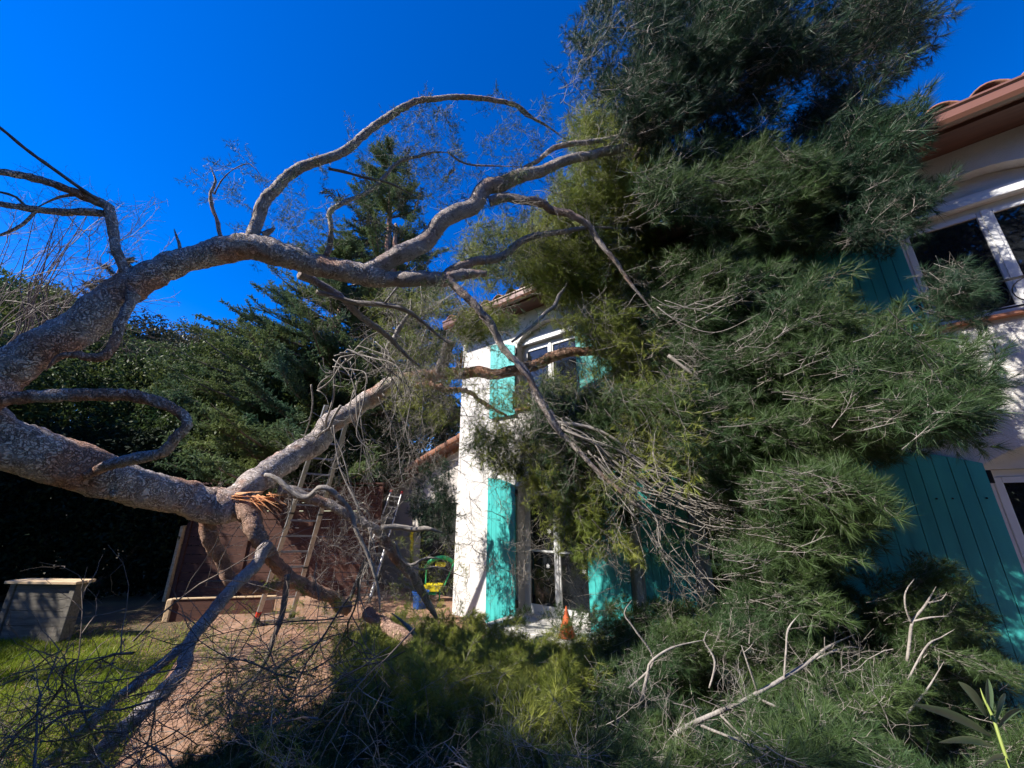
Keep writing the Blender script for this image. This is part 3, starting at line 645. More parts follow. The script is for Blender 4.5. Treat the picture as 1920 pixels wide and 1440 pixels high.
# ================================================================ BACKGROUND TREES AND SHRUBS
def yp(x, y, Y): r = ray(x, y); return Vector((0, 0, EYE))+r*(Y/r.y)
def trunk(parent, pts, m=None, seg=10, name='trunk'):
    V, F = tube_arrays(pts, .4, seg, .12, .2, 3); joined(name, [(V, F)], m or M['bark'], parent)
def conifer(name, label, base, top, rad, n, seed, lean=0, zlow=.12, shape=1.0, m=None, sc=1.0, left=1.0, temps=T_CON, group=None):
    """tiered conifer with drooping then upturned boughs"""
    base = Vector(base); H = top-base.z; t = thing(name, label, 'tree', base, group=group)
    trunk(t, [(*base, H*.016+.06), (base.x+lean*.5, base.y, base.z+H*.5, H*.010+.03), (base.x+lean, base.y, base.z+H, .02)], M['bark_red'])
    g = np.random.default_rng(seed); pos, dr, sl = [], [], []; ls = []
    nb = int(n/7)
    for i in range(nb):
        f = zlow+(1-zlow)*(i+g.random())/nb; z = base.z+H*f; az = g.uniform(0, 6.283); r = rad*(1-f)**shape*g.uniform(.65, 1.12)+.25
        if math.cos(az) < 0: r *= 1+(left-1)*abs(math.cos(az))
        c = np.array([base.x+lean*f, base.y, z]); o = np.array([math.cos(az), math.sin(az), 0]); rise = g.uniform(.05, .35)
        tip = c+o*r+np.array([0, 0, r*rise]); mid = c+o*r*.5+np.array([0, 0, -r*.02+r*rise*.2])
        ls.append(stick(np.array([c, (c+mid)/2, mid, (mid+tip)/2+[0, 0, -.02*r], tip]), .02+r*.012, .006, 4))
        for k in range(7):
            q = .22+.78*(k+g.random())/7; p = (c*(1-q)+tip*q) + np.array([0, 0, -.12*r*q*(1-q)*4*(.3)]); dv = o*1.0+np.array([0, 0, rise+.1])+g.normal(0, .38, 3)*[1, 1, .5]
            s = sc*(.45+.5*(1-f))*g.uniform(.7, 1.2)*(1.1-.35*q); pos.append(p-nrm(dv)*s*.35); dr.append(dv); sl.append(s)
    a = stamp(temps, np.array(pos), np.array(dr), np.array(sl), g, up=True)
    joined('crown', [a[1]], m or M['conifer'], t, kind=None); joined('boughs', ls+[a[0]], M['twig_dark'], t, kind='stuff'); return t
b = yp(742, 700, 12); conifer('cypress_tree', 'tall dark blue-green conifer rising behind the forked trunk in the centre', (b.x, 12.0, 0), yp(735, 285, 12).z, 4.0, 1050, 21, lean=yp(735, 285, 12).x-b.x, zlow=.25, shape=.7, sc=1.35)
b = yp(600, 900, 10.5); conifer('cypress_tree', 'broad leaning conifer with upswept left boughs, left of the tallest conifer', (b.x, 10.6, 0), yp(585, 470, 10.5).z, 4.0, 1150, 22, lean=-.3, zlow=.22, shape=.6, sc=1.3, left=1.25)
b = yp(150, 700, 17); conifer('small_conifer', 'small spiky brownish conifer top above the left shrubs', (b.x, 17, 0), yp(152, 482, 17).z, 3.0, 420, 23, zlow=.3, shape=.8, m=M['leaf_cedar'], sc=1.3)
# slim trunk of a pine beside the conifers
b = yp(712, 900, 11); pt = thing('slim_pine', 'slim orange-barked pine trunk behind the fallen limbs, right of the broad conifer', 'tree', (b.x, 11, 0))
trunk(pt, [(b.x, 11, 0, .17), (*yp(716, 700, 11), .15), (*yp(730, 600, 11), .12), (*yp(738, 500, 11), .10), (*yp(742, 420, 11), .05)], M['bark_red'])
g = np.random.default_rng(9); n = 60; c = np.array(yp(760, 480, 11)); pos = c+g.normal(0, 1, (n, 3))*[.9, .6, 1.0]; dr = pos-c+[0, 0, -1.0]
a = stamp(T_CON, pos, dr, g.uniform(.6, 1.0, n), g); joined('crown', [a[1]], M['leaf_cedar'], pt); joined('boughs', [a[0]], M['twig_dark'], pt, kind='stuff')
def shrub(name, label, cat, blobs, n, size, seed, m, stems=4, group=None, trunk_r=.08):
    cx = sum(q[0] for q in blobs)/len(blobs); cy = sum(q[1] for q in blobs)/len(blobs); t = thing(name, label, cat, (cx, cy, 0), group=group)
    V, F = leaf_cloud(blobs, n, size, seed); joined('crown', [(V, F)], m, t)
    g = random.Random(seed); L = []
    for q in blobs:
        for k in range(stems):
            e = (q[0]+g.uniform(-.5, .5)*q[3], q[1]+g.uniform(-.5, .5)*q[4], q[2]+g.uniform(-.1, .6)*q[5]); s = (q[0]*.6+cx*.4+g.uniform(-.15, .15), q[1]*.6+cy*.4, 0)
            m_ = [(s[i]+e[i])/2+g.uniform(-.2, .2) for i in range(3)]; L.append(tube_arrays([(*s, trunk_r), (*m_, trunk_r*.7), (*e, trunk_r*.25)], .3, 6))
    joined('trunk', L, M['twig_dark'], t); return t
def B(x, y, Y, rx, ry, rz): p = yp(x, y, Y); return (p.x, Y, p.z, rx, ry, rz)
# laurel bushes behind the fence
shrub('laurel_bush', 'large sunlit laurel bush with glossy leaves behind the ladder', 'shrub', [B(560, 730, 10.4, 1.1, .9, 1.1), B(500, 790, 10.3, 1.2, .9, 1.2), B(610, 800, 10.2, 1.0, .8, 1.2), B(660, 860, 10.3, 1.0, .8, 1.1), B(550, 870, 10.2, 1.3, .8, 1.0)], 60000, .055, 31, M['leaf'])
shrub('laurel_bush', 'dark laurel bush between the curled branch and the sunlit bush', 'shrub', [B(400, 720, 10.8, 1.4, 1, 1.3), B(370, 800, 10.6, 1.5, 1, 1.3), B(440, 850, 10.4, 1.3, .9, 1.2), B(330, 880, 10.3, 1.4, .9, 1.2)], 60000, .055, 32, M['leaf'])
shrub('evergreen_tree', 'rounded dark green tree behind the two big trunks at the left', 'tree', [B(250, 740, 11.5, 1.6, 1.2, 1.3), B(180, 700, 11.8, 1.7, 1.2, 1.5), B(90, 640, 12.2, 2.0, 1.4, 1.6), B(260, 820, 11, 1.6, 1.2, 1.4)], 60000, .065, 33, M['leaf'])
shrub('evergreen_tree', 'green leafy tree cut by the left edge of the view', 'tree', [B(20, 650, 11.5, 1.9, 1.4, 1.8), B(-60, 600, 12, 2.0, 1.4, 2.0), B(60, 600, 13, 1.9, 1.4, 1.3), B(-90, 760, 11, 2.0, 1.3, 2.0)], 60000, .065, 34, M['leaf'])
# hedge wall behind the box, its shade put into dark leaves
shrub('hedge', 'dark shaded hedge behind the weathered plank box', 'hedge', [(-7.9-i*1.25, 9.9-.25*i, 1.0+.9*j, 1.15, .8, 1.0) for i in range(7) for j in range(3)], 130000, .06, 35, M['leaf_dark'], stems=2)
shrub('hedge', 'dark hedge along the left side of the garden', 'hedge', [(-12.6, 9.4-1.4*i, 1.0+(1.35 if i < 3 else 1.0)*j, 1.0, 1.1, 1.3) for i in range(6) for j in range(4)], 100000, .07, 36, M['leaf'], stems=2)  # mostly out of view; far end raised to shade the box
# far row of round crowned pines and a bare brownish tree
for i, (x, y, Y, r, lb, mm) in enumerate([(345, 672, 26, 2.6, 'round brownish pine crown on the far skyline, highest of the distant row', 'leaf_brown'), (385, 690, 24, 2.0, 'olive pine crown in the distant row, just right of its highest crown', 'leaf_cedar'), (432, 668, 25, 2.2, 'rightmost round pine crown of the distant row beside the broad conifer', 'leaf_cedar'), (300, 690, 27, 2.2, 'low round pine crown in the distant row, left of its highest crown', 'leaf_brown')]):
    shrub('far_pine', lb, 'tree', [B(x, y, Y, r, r, r*.85), B(x+14, y+22, Y, r*.9, r, r*.8), B(x-12, y+25, Y, r*.9, r, r*.8)], 26000, .11, 41+i, M[mm], group='distant pines on the skyline', trunk_r=.16)
shrub('brown_tree', 'thin brownish tree under the arching trunk', 'tree', [B(265, 640, 18, 1.3, 1.2, 1.3), B(240, 670, 18, 1.3, 1.2, 1.0), B(290, 670, 18, 1.2, 1.2, 1.0)], 9000, .09, 46, M['leaf_brown'], stems=9, trunk_r=.05)
shrub('evergreen_tree', 'shaded dark mass of trees behind the laurel, between the skyline pines and the fence', 'tree', [B(420, 760, 14, 2.3, 1.5, 2.0), B(330, 745, 15, 2.5, 1.5, 2.0), B(520, 760, 14, 2.2, 1.5, 2.2), B(640, 780, 13.5, 2.2, 1.5, 2.0), B(760, 800, 13.5, 2.2, 1.5, 2.0)], 90000, .08, 47, M['leaf_cedar'])
# tall trees standing in a row left of the camera: the foreground lies in its shade
for i, (y, top) in enumerate([(-1.3, 8.4), (-3.1, 10.0), (-5.6, 9.5)]):
    hb = [(-8.9+.2*math.sin(k*2.1), y+.15*math.sin(k*1.7), 1.0+k*1.35, 1.15, 1.35, 1.2) for k in range(int(top/1.35))]
    if i == 0: hb += [(-8.75, .8, 8.5, .75, .5, .8), (-8.7, .85, 8.7, .7, .5, .8), (-8.8, .8, 8.3, .7, .45, .7)]*2  # unseen extra crown blobs, added to shade the left part of the trunk
    shrub('tall_tree', ['tall leafy tree left of the camera, nearest the lawn, outside the view', 'tallest leafy tree in the row left of the camera, outside the view', 'tall leafy tree at the rear of the row left of the camera'][i], 'tree', hb, 19000, .12, 61+i, M['leaf'])
# trees behind the camera, seen only mirrored in the upper windows
for i, (x, y, h) in enumerate([(-8.5, -10, 8), (-2.5, -10, 10.5), (3.5, -10, 8.5)]):
    shrub('garden_tree', ['leafy tree behind the camera, mirrored leftmost in the upper right window', 'tallest leafy tree behind the camera, mirrored in the middle of the upper window', 'leafy tree behind the camera, mirrored at the right of the upper window'][i], 'tree', [(x, y, h, 3.0, 2, 2.6), (x+.8, y, h-3, 3.2, 2, 2.4), (x-1, y, h-5.5, 2.9, 2, 2.4), (x+1.5, y, 1.4, 3.4, 1.6, 1.7)], 38000, .17, 81+i, M['leaf'])

# bare purple-brown shrub at the far left
bs = thing('bare_shrub', 'leafless shrub with fine arching purple-brown twigs at the far left', 'shrub', (-8.3, 4.5, 0))
g = random.Random(8); L = []
for k in range(26):
    x0 = g.uniform(-60, 70); d = g.uniform(4.4, 5.4); x1 = x0+g.uniform(40, 150); top = g.uniform(380, 560)
    pts = [(x0, 760, d, 4), (x0+10, 660, d, 3.5), ((x0*.6+x1*.4), (660+top)/2, d+.1, 2.6), (x1, top, d+.2, 1.5), (x1+g.uniform(-10, 50), top-g.uniform(-20, 50), d+.2, 1)]
    wp = px_path(pts[1:]); b0 = Vector(wp[0][:3]); V, F = tube_arrays([(-8.3+g.uniform(-.4, .4), 4.5+g.uniform(-.3, .3), 0, .014), ((-8.3+b0.x)/2-.1, (4.5+b0.y)/2, b0.z*.5, .013)]+wp, .12, 5, 0, 3.0, k); L.append((V, F))
joined('stem', L, mat('purple_twig', (.08, .055, .055), .7, (.15, .11, .10), 9), bs)
st = stamp(T_BARE, *(lambda n: (np.array([P(g.uniform(-40, 230), g.uniform(430, 660), g.uniform(4.3, 5.4)) for _ in range(n)]), np.array([(g.uniform(-.2, 1), g.uniform(-.3, .3), g.uniform(-.2, 1)) for _ in range(n)]), np.array([g.uniform(.8, 1.5) for _ in range(n)])))(70), np.random.default_rng(4))
joined('twig_tangle', [st[0]], bpy.data.materials['purple_twig'], bs, kind='stuff')

# ================================================================ THE FALLEN PINE
pine = thing('fallen_pine', 'huge fallen pine with two bowed trunks, its crown lying over the house', 'tree', (-4.6, 1.2, 0))
bk, bf, brd = M['bark'], M['bark_fine'], M['bark_red']
limb('trunk', [(-150, 800, 2.7, 120), (-40, 740, 2.85, 108), (0, 702, 2.95, 100), (80, 652, 3.05, 88), (160, 603, 3.2, 82), (235, 547, 3.35, 76), (300, 507, 3.5, 62), (380, 482, 3.65, 54), (460, 464, 3.8, 60), (540, 480, 3.9, 50), (620, 502, 4.0, 46), (690, 516, 4.05, 46), (722, 522, 4.1, 38)], bk, pine, 28, .028, .2, .15, 1)
limb('trunk', [(-160, 780, 2.8, 120), (-60, 795, 2.9, 114), (0, 825, 2.95, 114), (80, 852, 3.1, 110), (160, 882, 3.3, 100), (240, 906, 3.5, 86), (320, 928, 3.8, 76), (390, 946, 4.05, 76), (440, 948, 4.15, 66), (470, 945, 4.25, 30)], bk, pine, 28, .028, .2, .15, 2)
V, F = tube_arrays([(-6.9, .9, -.1, .42), (-6.3, 1.2, .7, .36), (-5.5, 1.7, 1.5, .32), (-4.8, 2.15, 1.9, .30), tuple(P(-150, 795, 2.72))+(.24,), tuple(P(-60, 780, 2.82))+(.16,)], .05, 28, .2, .15, 9)
me = arrays_mesh('stem_base', V, F, 4); me.polygons.foreach_set('use_smooth', np.ones(len(F), dtype=bool)); link('stem_base', me, bk, pine, True)
LM = [  # (points, material, segments, displacement)
 ([(690, 517, 4.05, 40), (760, 476, 4.15, 45), (830, 426, 4.3, 41), (890, 381, 4.4, 40), (920, 352, 4.5, 40), (1000, 323, 4.6, 31), (1060, 304, 4.7, 25), (1130, 285, 4.8, 22), (1250, 250, 5.0, 18), (1380, 190, 5.2, 12), (1500, 120, 5.4, 6)], bf, 20, .10),
 ([(700, 520, 4.06, 38), (760, 521, 4.1, 38), (830, 517, 4.15, 35), (870, 511, 4.2, 26), (912, 513, 4.25, 13)], bf, 18, .14),
 ([(835, 512, 4.18, 22), (870, 492, 4.3, 22), (930, 480, 4.4, 20), (985, 446, 4.5, 17), (1065, 432, 4.7, 12), (1160, 428, 4.9, 7)], bf, 12, .12),
 ([(828, 520, 4.12, 20), (880, 560, 4.1, 19), (930, 620, 4.05, 17), (980, 700, 4.0, 16), (1040, 790, 3.9, 15), (1085, 845, 3.8, 12), (1150, 910, 3.7, 10), (1230, 965, 3.6, 7), (1330, 1010, 3.5, 4)], bf, 12, .14),
 ([(900, 592, 4.05, 10), (948, 655, 4.0, 11), (998, 725, 3.95, 12), (1040, 792, 3.88, 12)], bf, 10, .14),
 ([(915, 377, 4.46, 26), (980, 374, 4.5, 23), (1040, 387, 4.5, 20), (1100, 425, 4.5, 16), (1140, 470, 4.45, 13), (1180, 530, 4.4, 9), (1240, 600, 4.3, 5)], bf, 14, .14),
 ([(985, 312, 4.62, 10), (1060, 272, 4.7, 14), (1150, 258, 4.8, 13), (1220, 248, 4.9, 14), (1290, 215, 5.0, 16), (1380, 190, 5.1, 12), (1500, 150, 5.2, 6)], bf, 12, .14),
 ([(470, 455, 3.8, 34), (482, 420, 3.85, 35), (500, 372, 3.92, 34), (520, 350, 3.97, 31), (560, 316, 4.05, 28), (640, 285, 4.15, 25), (690, 245, 4.25, 22), (750, 204, 4.35, 20), (810, 184, 4.45, 16), (910, 184, 4.6, 14), (965, 198, 4.7, 12), (1000, 222, 4.8, 8), (1048, 250, 4.9, 4)], bf, 18, .14),
 ([(965, 198, 4.7, 8), (985, 218, 4.75, 6), (1020, 232, 4.8, 5), (1060, 262, 4.9, 3)], bf, 8, .1),
 ([(612, 478, 3.98, 16), (622, 432, 4.0, 14), (618, 402, 4.05, 14), (640, 386, 4.1, 13), (700, 352, 4.2, 11), (740, 311, 4.3, 10), (800, 286, 4.4, 8), (838, 286, 4.4, 5)], bf, 12, .16),
 ([(838, 286, 4.4, 5), (870, 305, 4.42, 5), (920, 312, 4.45, 4), (985, 312, 4.6, 3)], bf, 8, .1),
 ([(618, 316, 4.1, 8), (660, 327, 4.12, 7), (700, 335, 4.15, 7), (735, 345, 4.2, 5), (790, 375, 4.3, 3)], M['twig_dark'], 8, .15),
 ([(416, 448, 3.72, 12), (413, 420, 3.74, 10), (398, 388, 3.76, 10), (396, 362, 3.78, 10), (404, 340, 3.8, 8), (394, 312, 3.8, 4)], bf, 10, .2),
 ([(400, 364, 3.78, 5), (413, 340, 3.75, 4), (440, 316, 3.7, 3), (468, 307, 3.7, 2.5), (488, 328, 3.7, 1.5)], M['twig_dark'], 6, .2),
 ([(338, 480, 3.58, 12), (336, 458, 3.58, 10), (327, 430, 3.58, 8)], bf, 10, .2),
 ([(252, 562, 3.3, 34), (237, 512, 3.32, 28), (216, 452, 3.36, 27), (207, 402, 3.38, 27), (190, 382, 3.38, 22), (110, 350, 3.3, 18), (50, 331, 3.2, 17), (0, 323, 3.1, 17), (-80, 318, 3.0, 16)], bk, 18, .14),
 ([(200, 397, 3.4, 20), (140, 399, 3.35, 18), (60, 391, 3.3, 17), (0, 384, 3.2, 15), (-80, 380, 3.1, 14)], bk, 14, .14),
 ([(185, 378, 3.36, 9), (130, 338, 3.3, 8), (60, 286, 3.25, 8), (0, 240, 3.2, 7), (-60, 190, 3.2, 6)], M['twig_dark'], 10, .12),
 ([(70, 394, 3.3, 10), (30, 428, 3.25, 10), (-40, 455, 3.2, 9)], bk, 10, .12),
 ([(160, 366, 3.35, 9), (112, 370, 3.32, 8), (72, 388, 3.3, 8)], bk, 8, .12),
 ([(52, 392, 3.3, 7), (30, 370, 3.25, 6), (0, 362, 3.2, 6), (-40, 355, 3.2, 6)], M['twig_dark'], 8, .12),
 ([(250, 555, 3.26, 34), (230, 600, 3.18, 30), (212, 645, 3.12, 26), (190, 668, 3.08, 22), (140, 664, 3.02, 18), (112, 672, 3.0, 16), (86, 696, 2.98, 8)], bk, 16, .2),
 ([(405, 946, 4.15, 50), (455, 925, 4.35, 60), (500, 898, 4.7, 60), (560, 852, 5.2, 54), (620, 800, 5.6, 49), (670, 762, 5.95, 44), (715, 733, 6.15, 40), (757, 712, 6.3, 36)], bk, 24, .18),
 ([(745, 714, 6.3, 34), (800, 706, 6.45, 31), (870, 697, 6.5, 27), (930, 702, 6.4, 26), (1000, 683, 6.2, 26), (1060, 664, 6.0, 24), (1112, 662, 5.9, 20), (1200, 668, 5.7, 12)], brd, 18, .14),
 ([(745, 718, 6.3, 22), (800, 722, 6.3, 17), (870, 735, 6.2, 13), (930, 768, 6.0, 9), (975, 800, 5.9, 3)], brd, 12, .5),
 ([(828, 700, 6.35, 27), (834, 672, 6.25, 27), (845, 642, 6.15, 25)], bf, 16, .12),
 ([(165, 890, 3.15, 20), (230, 866, 3.12, 27), (290, 851, 3.1, 26), (325, 822, 3.1, 26), (349, 795, 3.1, 27), (335, 771, 3.1, 26), (290, 750, 3.05, 28), (220, 742, 3.0, 30), (100, 740, 2.9, 30), (0, 750, 2.8, 32), (-80, 762, 2.7, 32)], bk, 18, .16),
 ([(392, 950, 4.1, 60), (392, 990, 4.12, 44), (412, 1045, 4.14, 38), (436, 1082, 4.14, 36), (480, 1098, 4.2, 30), (540, 1096, 4.25, 20)], brd, 18, .22),
 ([(435, 945, 4.12, 56), (468, 968, 4.02, 54), (484, 1002, 3.96, 46), (503, 1045, 4.05, 38), (545, 1082, 4.25, 38), (600, 1112, 4.5, 37), (652, 1140, 4.8, 36)], brd, 20, .22),
 ([(498, 1020, 3.92, 30), (478, 1062, 3.72, 29), (430, 1112, 3.4, 29), (385, 1162, 3.1, 29), (348, 1212, 2.9, 31), (335, 1262, 2.7, 33), (290, 1312, 2.5, 35), (220, 1372, 2.3, 37), (150, 1440, 2.1, 42), (90, 1510, 1.9, 46)], bf, 20, .14),
 ([(352, 1204, 2.95, 20), (300, 1250, 2.8, 21), (220, 1310, 2.6, 22), (150, 1372, 2.4, 26), (60, 1450, 2.2, 28)], bf, 14, .14),
 ([(300, 1238, 2.85, 8), (240, 1288, 2.75, 8), (180, 1330, 2.65, 8), (120, 1340, 2.6, 7), (60, 1390, 2.5, 6), (0, 1420, 2.4, 5)], M['twig_dark'], 8, .12),
 ([(536, 1080, 3.9, 16), (530, 1150, 3.8, 14), (498, 1230, 3.6, 11), (455, 1310, 3.3, 8), (430, 1380, 3.1, 5)], M['twig_dark'], 10, .14),
 ([(496, 893, 4.45, 12), (520, 900, 4.42, 13), (552, 920, 4.4, 14), (575, 928, 4.4, 14), (600, 912, 4.4, 14), (630, 925, 4.42, 14), (655, 962, 4.45, 13), (672, 1000, 4.4, 12), (690, 1045, 4.35, 10), (708, 1090, 4.3, 9), (712, 1150, 4.2, 6)], M['twig'], 12, .16),
 ([(520, 918, 4.6, 30), (580, 935, 4.7, 26), (640, 958, 4.8, 25), (700, 990, 4.9, 26), (730, 1030, 5.0, 26), (770, 1080, 5.05, 24), (800, 1125, 5.1, 20), (818, 1160, 5.1, 10)], bk, 16, .2),
 ([(715, 992, 4.85, 15), (760, 992, 4.9, 14), (800, 991, 4.9, 12), (832, 999, 4.95, 8)], M['twig'], 10, .14),
 ([(740, 1015, 4.9, 7), (750, 1045, 4.85, 8), (768, 1060, 4.85, 8), (800, 1045, 4.85, 6), (830, 1050, 4.9, 4)], M['twig'], 8, .14),
 ([(768, 1060, 4.85, 6), (790, 1070, 4.85, 5), (820, 1065, 4.9, 5), (870, 1082, 4.95, 3)], M['twig'], 8, .14),
 ([(560, 512, 4.1, 22), (620, 546, 4.3, 18), (680, 596, 4.5, 15), (740, 642, 4.7, 12), (790, 690, 4.9, 8)], bf, 12, .14),
 ([(596, 545, 4.25, 12), (660, 564, 4.35, 12), (720, 569, 4.45, 13), (770, 585, 4.5, 11), (810, 620, 4.6, 7), (850, 650, 4.7, 4)], M['twig'], 10, .14),
 ([(960, 640, 4.2, 6), (1000, 610, 4.4, 8), (1045, 560, 4.8, 10), (1070, 520, 5.0, 8)], M['twig'], 8, .1),
 ([(1040, 790, 3.9, 10), (1100, 800, 3.85, 9), (1150, 820, 3.8, 8), (1200, 870, 3.7, 7), (1300, 925, 3.6, 5), (1440, 975, 3.45, 3)], M['twig'], 8, .1),
 ([(1050, 800, 3.88, 9), (1110, 828, 3.8, 8), (1170, 880, 3.7, 6), (1270, 950, 3.6, 5), (1400, 990, 3.5, 3)], M['twig'], 8, .1),
 ([(1255, 665, 3.9, 9), (1300, 700, 3.8, 8), (1350, 742, 3.75, 7), (1400, 775, 3.7, 6), (1470, 800, 3.6, 3)], M['twig'], 8, .12),
 ([(740, 640, 5.2, 14), (765, 590, 5.3, 10), (770, 560, 5.3, 7)], M['twig'], 8, .12),
 ([(735, 700, 5.6, 10), (725, 660, 5.5, 9), (745, 620, 5.4, 8), (740, 580, 5.3, 6)], M['twig'], 8, .14),
 ([(725, 700, 4.9, 2), (728, 705, 4.9, 5), (700, 740, 4.9, 8)], M['twig'], 6, .1),
 ([(720, 570, 4.45, 6), (745, 540, 4.45, 5), (780, 500, 4.5, 4)], M['twig'], 6, .1),
 ([(1190, 300, 5.0, 12), (1230, 200, 5.2, 11), (1290, 110, 5.4, 8), (1380, 30, 5.6, 5)], M['twig_dark'], 8, .1),
 ([(1170, 270, 5.0, 8), (1190, 180, 5.2, 7), (1230, 80, 5.4, 5), (1260, 0, 5.6, 4)], M['twig'], 8, .1),
]
for i, (p, m_, sg, dp) in enumerate(LM): limb('branch', p, m_, pine, sg, .03 if sg > 10 else .05, dp*1.35, .7 if sg > 14 else 1.5, 10+i)
# small twigs sprouting all along the limbs
def sprout(idx, gap, temps, sc, seed, hang=-.5, parent=pine, mt='twig', mn='needle_mid', dirbias=(.2, 0, 0)):
    g = np.random.default_rng(seed); pos, dr, sl = [], [], []
    for i in idx:
        A = catmull(np.array(px_path(LM[i][0])), gap)
        for q in A:
            v = g.normal(size=3)+np.array(dirbias)+np.array([0, 0, hang]); pos.append(q[:3]); dr.append(v); sl.append(g.uniform(*sc))
    foliage(parent, [stamp(temps, np.array(pos), np.array(dr), np.array(sl), g)], M[mn], M[mt])
sprout([2, 3, 4, 5, 6, 8, 9, 10, 11], .13, T_THIN, (.35, .8), 501)
sprout([7, 13], .22, T_THIN, (.3, .6), 502)
sprout([2, 3, 5, 6, 38, 39], .12, T_BARE, (.4, .9), 503, -.8)
sprout([22, 23, 24, 33, 34, 36, 37, 43, 44], .09, T_BARE, (.35, .85), 504, -1.2)
sprout([32, 33, 28, 29, 30, 31], .14, T_BARE, (.3, .7), 505, -.6, mt='twig_dark')
sprout([15, 16, 18, 19], .2, T_BARE, (.3, .6), 506, -.3, mt='twig_dark')
# broken stubs, raw splintered wood at the tear
for p in ([(492, 440, 3.85, 20), (505, 433, 3.86, 15), (516, 427, 3.86, 9)], [(196, 905, 3.35, 30), (212, 922, 3.32, 26), (218, 928, 3.3, 24)], [(683, 512, 4.0, 18), (689, 502, 4.0, 10)]): limb('branch_stub', p, bk, pine, 12, .02, .2, .2, 77)
def shard(a, b, w0, t0, tw):
    a, b = Vector(a), Vector(b); d = (b-a).normalized(); u = d.cross(Vector((math.cos(tw), .3, math.sin(tw)))).normalized(); v = d.cross(u); m_ = a.lerp(b, .55)+u*w0*.3
    V = [a-u*w0, a+v*t0, a+u*w0, a-v*t0, m_-u*w0*.6, m_+v*t0, m_+u*w0*.5, m_-v*t0, b, b+u*.001, b+v*.001, b-u*.001]
    F = [(k, (k+1) % 4, 4+(k+1) % 4, 4+k) for k in range(4)]+[(4+k, 4+(k+1) % 4, 8+(k+1) % 4, 8+k) for k in range(4)]+[(3, 2, 1, 0)]
    return np.array([tuple(q) for q in V]), np.array(F)
w = []; g = random.Random(5)
for k in range(26):
    t = g.random(); x = 415+95*t; y = 934-6*t+g.gauss(0, 4); d = 4.06+.10*t; a = g.gauss(2, 12) if t < .6 else g.gauss(-18, 22); L = g.uniform(22, 60)*(1.2-.4*t)
    w.append(shard(P(x, y, d), P(x+L*math.cos(math.radians(a)), y-L*math.sin(math.radians(a)), d-g.uniform(.0, .08)), g.uniform(.008, .022), g.uniform(.003, .007), g.uniform(0, 6)))
for (x, y, x2, y2) in ((478, 930, 517, 966), (484, 928, 530, 958), (470, 935, 500, 968)): w.append(shard(P(x, y, 4.05), P(x2, y2, 3.98), .022, .006, 1))
joined('splintered_wood', w, M['wood_raw'], pine)
w = []
for k in range(7):
    x = g.uniform(856, 870); y = g.uniform(678, 700); w.append(shard(P(x, y+10, 6.3), P(x+g.uniform(-3, 6), y-g.uniform(14, 34), 6.2), .03, .01, k))
for k in range(3): w.append(shard(P(499+k*3, 1040+k*4, 3.95), P(527+k*2, 1084-k*5, 3.98), .022, .006, k))
joined('splintered_wood', w, M['wood_raw'], pine)

# explicit pale hanging twigs in front of the limb, with random forks
def twigset(spec, seed, r=.5):
    g = random.Random(seed); out = []
    for pts, cnt, jit in spec:
        for k in range(cnt):
            ox, oy = g.gauss(0, jit), g.gauss(0, jit*.6); dd = g.uniform(-.25, .25); n0 = len(pts); a_ = g.randrange(0, max(1, n0-2)) if k else 0; z_ = g.randrange(min(a_+3, n0), n0+1); sub = pts[a_:z_]; n = len(sub)
            q = [(x+ox*min(1, (i+a_)*.5)+g.gauss(0, jit*.5), y+oy*min(1, (i+a_)*.5)+g.gauss(0, jit*.5), d+dd*i/n, max(1.8, w_*g.uniform(.7, 1.1))*r) for i, (x, y, d, w_) in enumerate(sub)]
            out.append(tube_arrays(px_path(q), 0.05, 5, 0, 5.0, seed+k))
            for f in range(4):
                j = g.randrange(1, n); a = g.uniform(0, 6.28); l = g.uniform(15, 50); x, y, d, w_ = q[j]
                out.append(tube_arrays(px_path([(x, y, d, w_*.6), (x+l*.5*math.cos(a), y+l*.5*math.sin(a)+4, d, w_*.45), (x+l*math.cos(a+.5), y+l*math.sin(a+.5)+8, d, 1)]), .05, 4, 0, 2, seed+k))
    return out
T = twigset([([(770, 650, 5.0, 6), (730, 625, 5.0, 6), (690, 625, 5.0, 6), (650, 665, 5.0, 7), (630, 700, 5.0, 7), (600, 730, 5.0, 8), (585, 780, 5.0, 8), (570, 830, 5.1, 6)], 3, 9),
 ([(640, 665, 5.0, 9), (627, 700, 5.0, 10), (628, 760, 5.0, 11), (610, 800, 5.1, 10), (590, 825, 5.2, 8)], 2, 7),
 ([(640, 670, 4.9, 5), (680, 660, 4.9, 5), (730, 690, 4.8, 4), (755, 740, 4.8, 4), (770, 790, 4.8, 3)], 6, 16),
 ([(670, 640, 4.9, 5), (710, 655, 4.9, 5), (745, 700, 4.8, 5), (760, 760, 4.8, 4), (750, 830, 4.8, 3)], 5, 14),
 ([(640, 680, 4.9, 5), (665, 720, 4.8, 5), (672, 780, 4.7, 4), (690, 850, 4.7, 3), (720, 920, 4.6, 3)], 7, 22),
 ([(630, 800, 4.9, 6), (640, 880, 4.8, 6), (660, 950, 4.7, 5), (690, 990, 4.7, 4)], 3, 10),
 ([(690, 990, 4.6, 7), (690, 1040, 4.5, 6), (680, 1100, 4.4, 6), (690, 1160, 4.3, 4)], 4, 9)], 60)
joined('hanging_twigs', T, M['twig'], pine, kind='stuff')
